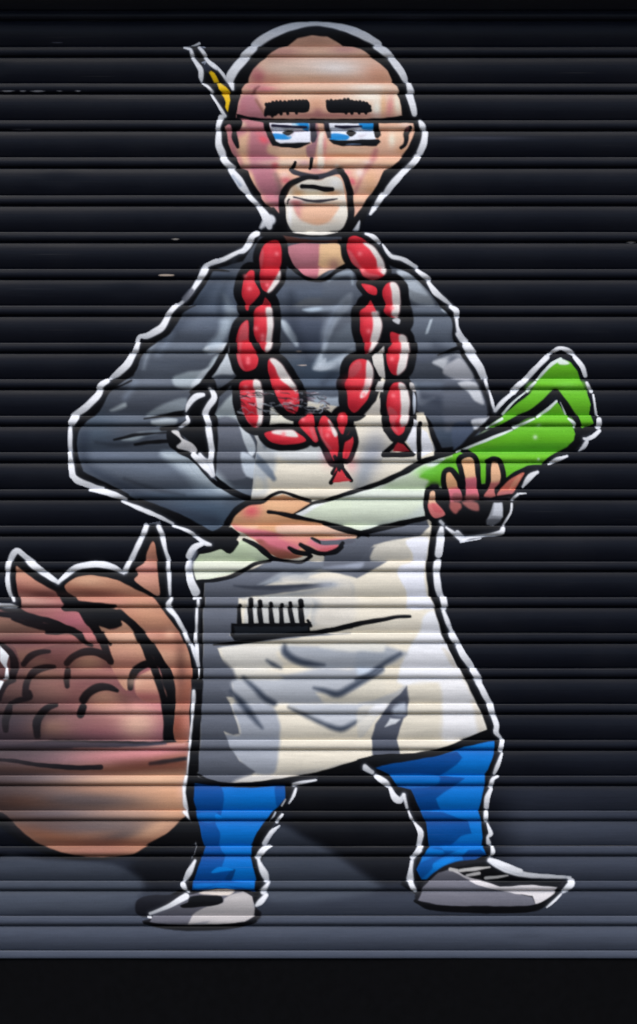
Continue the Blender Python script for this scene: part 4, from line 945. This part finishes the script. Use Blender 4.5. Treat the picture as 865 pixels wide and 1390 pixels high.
# right cheek
A((232, 230, 210), 532, 190, 5, 10, .85); A((220, 196, 168), 540, 185, 8, 12, .5); S((186, 112, 116), "510,205,6 506,215,7 500,224,7 492,238,5 486,252,4 481,262,3", soft=4, a=.7); A((232, 206, 196), 497, 221, 7, 3, .7)
A((226, 100, 116), 478, 247, 4, 6, .9, -30); A((230, 150, 150), 471, 235, 6, 4, .8); A((232, 214, 206), 488, 235, 7, 7, .8); A((222, 172, 130), 503, 245, 9, 12, .7); A((206, 150, 104), 505, 258, 10, 4, .6)
A((232, 190, 160), 488, 272, 8, 5, .8); A((210, 160, 144), 484, 287, 5, 6, .6); A((226, 184, 150), 530, 222, 14, 4, .7); A((232, 204, 190), 552, 170, 8, 3, .8); A((206, 150, 110), 545, 205, 8, 5, .6)
clip()
# ears, inner lines
for q in ("318,178,6 318.5,186,8 321,194,7 323,200,5", "558,174,6 552,181,8 551.5,190,6.5 549.5,197,6 544.5,201,5"):
    S(BLK, q)
P(BLK, "302,164 318,160 330,164 328,176 318,178 314,170 308,170")
P((110, 66, 70), "552,174 556,172 556,177 551,179", soft=1.4)
# eyebrows
for nm, s, bumps in (('painted_eyebrow_left', "359,156 361.6,143 366,141 370,139 394,138 418,137 419.5,152 403,153 390,153 380,154.5 374,158 366,157", [(362 + 2*0, 142), (366, 141.5), (371, 139.5), (376, 138.5), (381, 138.5), (387, 139), (393, 138.5), (397, 138), (402, 137.5), (407, 137.5), (412, 137.5), (416, 137.5), (362, 150), (361, 156), (370, 157), (382, 154), (391, 153.5), (403, 153)]),
                     ('painted_eyebrow_right', "443,138 450,137 471.7,135.5 485,138 499.5,140 503,146 503.5,151 501,153.5 480,153.5 465,154 446,152", [(445, 138), (450, 137), (456, 137.5), (462, 137), (468, 135.8), (473, 135.6), (478, 138), (484, 139), (489, 139), (494, 140), (498, 141), (502, 145), (503, 150), (470, 153), (478, 153), (488, 153), (497, 153)])):
    part(nm)
    P(BLK, s)
    for bx, by in bumps: S(BLK, "%f,%f,4.4 %f,%f,4.4" % (bx, by, bx + .2, by + .8), cv=0)
# glasses
part('painted_glasses')
GL = BLK
P((226, 226, 234), "366,167 422,167 422,194 400,196 380,197 374,192", cv=0); P((226, 228, 236), "446,167 508,167 508,178 510,190 480,192 450,191 448,180", cv=0)
P((20, 128, 196), "403,168 419,167.5 421,174 418,178 410,174", soft=1.2); P((150, 200, 226), "398,168 406,168 408,174 400,173", soft=2, a=.6)
P((20, 128, 196), "369,182 391,183 396,186.5 392,189.5 373,189.5", soft=1.2); P((20, 128, 196), "489,168 508,167.5 508.5,176 495,176 490,173", soft=1.2); P((20, 128, 196), "449,182 466,182.5 474,186.5 470,190.5 449,190.5", soft=1.2)
P((200, 190, 200), "388,181 400,180 396,187 390,186", soft=2, a=.7); P((200, 190, 196), "486,184 500,182 490,188", soft=2, a=.6)
S((30, 28, 50), "371.5,171.2,4 385,172,4 400,173,3.8 417,173.4,3.2"); S((30, 28, 50), "457,172.4,3.4 468,173.2,4 480,172.6,3.6 492,172,2.4")
S((120, 90, 100), "398,178.8,1.6 417,178.4,1.6", a=.6)
P(GL, "383,180 391,177 399,179 396,182.5 391,184.5 386,183"); P(GL, "470,180 476,177 484,180 481,184 476,186 472,183")
P(GL, "322,155 340,158.5 362,161 420,161.5 470,161.5 520,160.5 545,157 568,159.5 575,165 560,168 548,167.5 520,168 470,168 420,168 362,167.5 350,165.5 336,162 322,160", cv=0)
P(GL, "358.5,165 367,166 369,180 375,192 381,195 399,194.6 421,193.4 421.5,195.5 408,201 402,202 382,200.5 370,198.5 363,186 360,175", cv=0)
P((52, 50, 60), "421.5,166 429.5,166 430.5,185 428,193 424,195 421.5,192", cv=0, soft=1.2); P((44, 42, 52), "441,166 447.5,166 449.5,180 449.5,188 444.5,188.5 442,180", cv=0, soft=1.2)
P(GL, "446,190 456,190.7 470,191.2 500,189.6 514,189.6 517.5,193 511,199 490,199 465,199 453,196.5", cv=0); P(GL, "508,166 515.5,166 516,178 517,184 513,188.5 509,187 507.5,180", cv=0)
P(GL, "422,161 441,161 442,168 432,167 422,168", cv=0)
S((110, 130, 160), "470,197.2,.8 480,196.4,1 490,196.6,.8", a=.8)
# nose and goatee
part('painted_head')
S(GL, "399.5,221,4 398,225,4.5 395,230,5.5"); S(GL, "421.7,216,4.5 421,222,4.5 420.5,229,4")
part('painted_goatee')
DK = (15, 15, 19)
S((46, 45, 54), "394,231,4 399,234,7 405,236,7 416,239,7 430,241,8 442,238.5,7.5 455,233.5,8 463,233,9", soft=1.2)
for q in ("430,242,5 416,242,7 404,245.5,8 394,251,9 386.5,260,10 383.5,271,9.5 384,287,9.5 387,302,10 391,312,10", "460,231,6 466,238,8 470.5,247,8.5 474.5,260,9.5 475.5,271,9 477,287,9.5 473,303,12 465,314,9", "380,280,2 384,292,7 388,304,8", "371,284,5 380,296,7 388,308,8", "497,283,4 486,296,8 474,312,9"):
    S(DK, q, soft=1.1)
P((222, 214, 200), "392,262 395.5,256 404.7,249.5 418.6,245 434.7,245.4 444,241.5 455.5,240 463.6,247 467,259.4 469,270 471.6,282 471.6,295 467,307 459,313 430,314.5 398,313.8 392,305.7 388.7,293 388.3,282 387,273 390,267")
part('painted_head')
P((222, 176, 146), "400,279 402,290 408,298 418.6,303.5 434.7,306 449,299 457,288 460,280 440,277 415,277", soft=2.5)
A((184, 120, 126), 404, 278, 8, 6, .8, 30); A((190, 124, 130), 405, 288, 4, 9, .6, -20); A((226, 172, 136), 435, 300, 16, 4, .6); A((190, 110, 110), 402, 275, 10, 3, .8); A((232, 190, 156), 455, 275, 14, 3, .6)
A((200, 146, 96), 405, 262, 10, 4, .8); A((196, 136, 92), 450, 262, 14, 3.5, .8); A((216, 196, 160), 425, 262, 20, 3, .7); A((236, 234, 232), 455, 249, 8, 6, .7); A((236, 234, 234), 394, 295, 3, 12, .8); A((200, 146, 100), 400, 256, 6, 4, .5)
S(DK, "410,253.6,6 425,254,6 440,257,7 451,257.5,6"); S((60, 56, 62), "399.5,268,2 408,270,2.4 418.6,272.8,3.6 434.7,273.6,4.4 449.8,271.6,3 458.4,270.4,1.2")
S(DK, "391,273.5,1.6 393,271,1.8"); S(DK, "390.5,277,1.4 391.5,275,1.4")
part('painted_goatee')
P((222, 216, 204), "397,315.2 458,315.2 450,318 430,319.6 410,318.4", soft=.8)
# white contour of the head
part('painted_head')
for q in ("314.6,122,3 312,108,11 319,95,12 330,82,12 333,78.5,12", "333,77,11 345,66,11", "346,62,11 360,52,11 378,43,11 398,36.5,10 423,33,6 446,34.5,7 470,39.5,10 492,48,11 514,60,8", "512,64,9 522,70,11 532,78,8", "531,80.5,9 541,93,10 549,107,8 551,112,5", "553,115,7 556,126,9", "556,129,10 560,142,9 563,155,7", "571,165,4 574.5,171,8 576,177,6", "577,181,8 575,195,9 570,207,9", "566,213,8 561,220,9 553,228,8", "551,230,8 541,241,9 529,255,9 523,264,7", "519,266,9 511,279,6", "508,283,7 503,291,3", "301,160,8 298,171,7 297,178,6", "297,181,7 297,195,9 301,207,10 303,213,8", "302,216,9 309,224,9 317,228,5", "313,231,7 322,243,11 331,256,10 337,263,5", "337,265,6 343.5,272,7 351,279,5", "352,281,7 358,289,10 364,300,12 366,308,8"):
    S(WHT, q, soft=1.0)
S((90, 110, 140), "316,240,3 326,252,4", soft=3, a=.5)
A((180, 186, 196), 425, 28, 16, 2, .8)
# chips where the paint has come off the steel
for i, (x, y, ln, wd, c) in enumerate([(238, 325, 10, 2.2, (176, 166, 156)), (225, 374, 20, 3.4, (196, 176, 158)), (857, 329, 12, 2.4, (186, 180, 176)), (410, 496, 13, 1.4, (190, 172, 160)), (404, 477, 8, 1.6, (190, 172, 160)), (8, 124.3, 22, 1.4, (170, 170, 176)), (30, 124.3, 8, 1.1, (150, 150, 156)), (50, 124.5, 20, 1.6, (180, 180, 186)), (104, 124.2, 8, 1.6, (180, 180, 186)), (80, 124.3, 8, 1.0, (150, 150, 156)), (30, 176, 26, 1.1, (110, 112, 120)), (78, 58, 14, 1.1, (100, 100, 110))]):
    part('paint_chip_%02d' % i)
    tile()
    S(c, "%f,%f,%f %f,%f,%f %f,%f,%f" % (x - ln / 2, y, wd * .4, x, y + .2, wd, x + ln / 2, y, wd * .4), a=.95)
part(None)
# PAINT END
# ------------------------------------------------------------------ the shutter itself
rgb = lin(img)                                  # pigment as sprayed (sRGB picks -> linear)
PIG = 0.95
rgb = np.clip(rgb * PIG, 0.0008, 0.87)
rgb_bg = np.clip(lin(BG) * PIG, 0.0008, 0.87)

def sample(a, x, y):
    """bilinear look-up of the drawing at vertex positions"""
    fx = np.clip(x + OX - 0.5, 0, CW - 1.001); fy = np.clip(y - 0.5, 0, CH - 1.001)
    ix = fx.astype(int); iy = fy.astype(int); tx = (fx - ix)[..., None]; ty = (fy - iy)[..., None]
    return (a[iy, ix] * (1 - tx) + a[iy, ix + 1] * tx) * (1 - ty) + (a[iy + 1, ix] * (1 - tx) + a[iy + 1, ix + 1] * tx) * ty

shutter = bpy.data.objects.new("roller_shutter", None); col.objects.link(shutter)
shutter.location = (0, 0, GROUND_Z)
shutter['label'] = "black steel roller shutter spray-painted with a bald bearded cook holding a green leek"
shutter['category'] = "roller shutter"
def to_parent(v):
    v = v.copy(); v[..., 2] -= GROUND_Z; return v

XL, XR = -330.0, 1190.0
sx = np.concatenate([np.arange(XL, -84, 14.0), np.arange(-80, 866, 5.0), np.arange(872, XR + 1, 14.0)])
NS = len(EDGES) - 1
for k in range(NS):
    ys, zs, ts_ = rows_of(k)
    X, Y = np.meshgrid(sx, ys)
    Z = np.repeat(zs[:, None], len(sx), 1) + dents(X, k, ts_[:, None])
    front = to_parent(world_pts(X, Y, Z))
    c = sample(rgb_bg, X, np.clip(Y, 1, CH - 2))
    nr, nc = X.shape
    # plain steel back a millimetre and a half behind, closed all round
    back = to_parent(world_pts(X, Y, Z - 1.0))
    verts = np.concatenate([front.reshape(-1, 3), back.reshape(-1, 3)])
    cols_ = np.concatenate([c.reshape(-1, 3), np.full((nr * nc, 3), 0.2)])
    ii, jj = np.meshgrid(np.arange(nr - 1), np.arange(nc - 1), indexing='ij')
    v0 = (ii * nc + jj).ravel()
    f1 = np.stack([v0, v0 + nc, v0 + nc + 1, v0 + 1], 1)
    f2 = f1[:, ::-1] + nr * nc
    N_ = nr * nc
    j = np.arange(nc - 1); top = np.stack([j, j + 1, j + 1 + N_, j + N_], 1)
    b0 = (nr - 1) * nc + j; bot = np.stack([b0 + 1, b0, b0 + N_, b0 + 1 + N_], 1)
    i = np.arange(nr - 1) * nc; lf = np.stack([i, i + N_, i + nc + N_, i + nc], 1)
    i2 = i + nc - 1; rt = np.stack([i2, i2 + nc, i2 + nc + N_, i2 + N_], 1)
    o = mesh_obj("slat", verts, np.concatenate([f1, f2, top, bot, lf, rt]), MAT_PAINT, shutter, colors=cols_)

# ------------------------------------------------------------------ film of paint, one mesh per painted thing
FX = np.arange(-79.0, 866.0, 1.0)
rowsY, rowsZ, rowsK, rowsT, rowsD = [], [], [], [], []
for k in range(2, NS):
    ys, zs, ts_ = rows_of(k)
    rowsY.append(ys); rowsZ.append(zs); rowsK.append(np.full(len(ys), float(k))); rowsT.append(ts_); rowsD.append(np.gradient(zs, ys))
RY = np.concatenate(rowsY); RZ = np.concatenate(rowsZ); RK = np.concatenate(rowsK); RT = np.concatenate(rowsT); dZ = np.concatenate(rowsD)
keep = RY < 1303; RT = RT[keep]; dZ = dZ[keep]; RY = RY[keep]; RZ = RZ[keep]; RK = RK[keep]
GX, GY = np.meshgrid(FX, RY)
GZ = np.repeat(RZ[:, None], len(FX), 1) + dents(GX, RK[:, None], RT[:, None])
nrm = np.stack([0 * dZ, -1 / np.sqrt(1 + dZ ** 2), dZ / np.sqrt(1 + dZ ** 2)], 1)
FILM = 0.14                                           # thickness of the coat in drawing units (0.2 mm)
base = world_pts(GX, GY, GZ)
# lift along the surface normal (y axis points away from the viewer, z up; depth grows towards the viewer)
base[..., 1] += nrm[:, None, 1] * FILM * U
base[..., 2] += nrm[:, None, 2] * FILM * U
base = to_parent(base)
tw = 1e-3
gy_t = (dents(GX, RK[:, None], RT[:, None] + tw) - dents(GX, RK[:, None], RT[:, None])) / (tw * 49.0)
gx_t = dents(GX + 0.5, RK[:, None], RT[:, None]) - dents(GX - 0.5, RK[:, None], RT[:, None])
SL = dZ[:, None] + gy_t
NRM = np.stack([-gx_t, -np.ones_like(SL), SL], -1); NRM /= np.linalg.norm(NRM, axis=-1, keepdims=True)
# the spray met the rolled beads at another depth than the bowed faces, so lines step sideways there by a millimetre or two
JOG = np.where(RT < 0.285, 1.5 * np.sin(RK * 2.7 + 0.4) - 0.3, 0.4 * np.sin(RK * 1.9))
cv_ = sample(rgb, GX + JOG[:, None], GY)
cy_, cx_ = (RY[:-1] + RY[1:]) / 2, (FX[:-1] + FX[1:]) / 2
cell = lab[np.clip(cy_.astype(int), 0, CH - 1)[:, None], np.clip((cx_[None, :] + (JOG[:-1])[:, None] + OX).astype(int), 0, CW - 1)]
nrF, ncF = GX.shape
def film(name, idx, parent, label=None):
    m = cell == idx
    if not m.any(): return None
    ci, cj = np.nonzero(m)
    v = ci * ncF + cj
    f = np.stack([v, v + ncF, v + ncF + 1, v + 1], 1)
    u, inv = np.unique(f.ravel(), return_inverse=True)
    o = mesh_obj(name, base.reshape(-1, 3)[u], inv.reshape(-1, 4), MAT_PAINT, parent, colors=cv_.reshape(-1, 3)[u])
    o.data.normals_split_custom_set_from_vertices(NRM.reshape(-1, 3)[u].astype(np.float32))
    if label: o['label'] = label
    return o
L = {n: i for i, n in enumerate(LABELS)}
man = film("painted_man", L['painted_man'], shutter, "spray-painted bald man with goatee and glasses, outlined in white and black, standing with legs apart")
for n_, nm, lb in [
        ('painted_head', "painted_head", "pink and peach bald head with ears, outlined in white"),
        ('painted_glasses', "painted_glasses", "black rectangular glasses over blue eyes"),
        ('painted_eyebrow_left', "painted_eyebrow", None), ('painted_eyebrow_right', "painted_eyebrow", None),
        ('painted_goatee', "painted_goatee", "black goatee ring around a pale chin"),
        ('painted_neck', "painted_neck", None),
        ('painted_shirt', "painted_shirt", "dark grey long-sleeved shirt with pale folds"),
        ('painted_apron', "painted_apron", "cream apron with grey folds and a chest pocket line"),
        ('painted_comb', "painted_comb", "black comb of seven teeth in the apron pocket"),
        ('painted_trouser_leg_a', "painted_trouser_leg", "bright blue trouser leg over the left shoe"),
        ('painted_trouser_leg_b', "painted_trouser_leg", "bright blue trouser leg over the long right shoe"),
        ('painted_shoe_left', "painted_shoe", "pale shoe with a black patch at the left foot"),
        ('painted_shoe_right', "painted_shoe", "long pointed grey shoe with white laces"),
        ('painted_hand_left', "painted_hand", "hand closed around the white end of the leek"),
        ('painted_hand_right', "painted_hand", "hand with fingers curled up under the green end of the leek"),
        ('painted_pencil', "painted_pencil", "black and yellow pencil behind the ear")]:
    film(nm, L[n_], man, lb)
string = bpy.data.objects.new("painted_sausage_string", None); col.objects.link(string); string.parent = shutter
string['label'] = "string of red sausages painted around the man's neck"
for n_ in LABELS:
    if n_.startswith('painted_sausage'): film("painted_sausage", L[n_], string)
film("painted_scribble", L['painted_chain'], string, "band of fine black and white scribble across the sausages")
film("painted_leek", L['painted_leek'], shutter, "long painted leek, white root end to bright green leaves")
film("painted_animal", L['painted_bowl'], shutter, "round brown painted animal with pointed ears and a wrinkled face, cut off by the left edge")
for n_ in LABELS:
    if n_.startswith('paint_chip'): film("paint_chip", L[n_], shutter)

# ------------------------------------------------------------------ bottom rail, guides and unseen shade hood
def box(name, x0, x1, y0, y1, z0, z1, mat, bev=1.5, parent=shutter):
    """box in drawing units: y down the picture, z towards the viewer"""
    import bmesh
    bm = bmesh.new()
    vs = [bm.verts.new(tuple(to_parent(world_pts(np.array(x), np.array(y), np.array(z))))) for x in (x0, x1) for y in (y0, y1) for z in (z0, z1)]
    for q in ((0, 1, 3, 2), (4, 6, 7, 5), (0, 4, 5, 1), (2, 3, 7, 6), (0, 2, 6, 4), (1, 5, 7, 3)): bm.faces.new([vs[i] for i in q])
    bmesh.ops.recalc_face_normals(bm, faces=bm.faces)
    bmesh.ops.bevel(bm, geom=list(bm.edges), offset=bev * U, segments=2, affect='EDGES', profile=0.6)
    me = bpy.data.meshes.new(name); bm.to_mesh(me); bm.free(); me.materials.append(mat)
    o = bpy.data.objects.new(name, me); col.objects.link(o)
    if parent: o.parent = parent
    return o
RAILM = plain("black_rail_paint", (0.0015, 0.0015, 0.002), 0.9, spec=0.08)
box("bottom_rail", XL, XR, 1300.8, 1418, -6.0, 3.0, RAILM)
box("unseen_shade_hood", XL - 60, XR + 60, -400, -9, -140, 62, plain("hood_metal", (0.03, 0.032, 0.036), 0.5))  # unseen box above the frame, added and sized to shade the top slats
PAVE = plain("pavement_stone", (0.12, 0.105, 0.085), 0.9, 8, 0.2)
import bmesh
bm = bmesh.new()
bmesh.ops.create_grid(bm, x_segments=8, y_segments=8, size=30)
me = bpy.data.meshes.new("pavement"); bm.to_mesh(me); bm.free(); me.materials.append(PAVE)
pv = bpy.data.objects.new("pavement", me); col.objects.link(pv); pv.location = (0, -26, GROUND_Z); pv['kind'] = "structure"
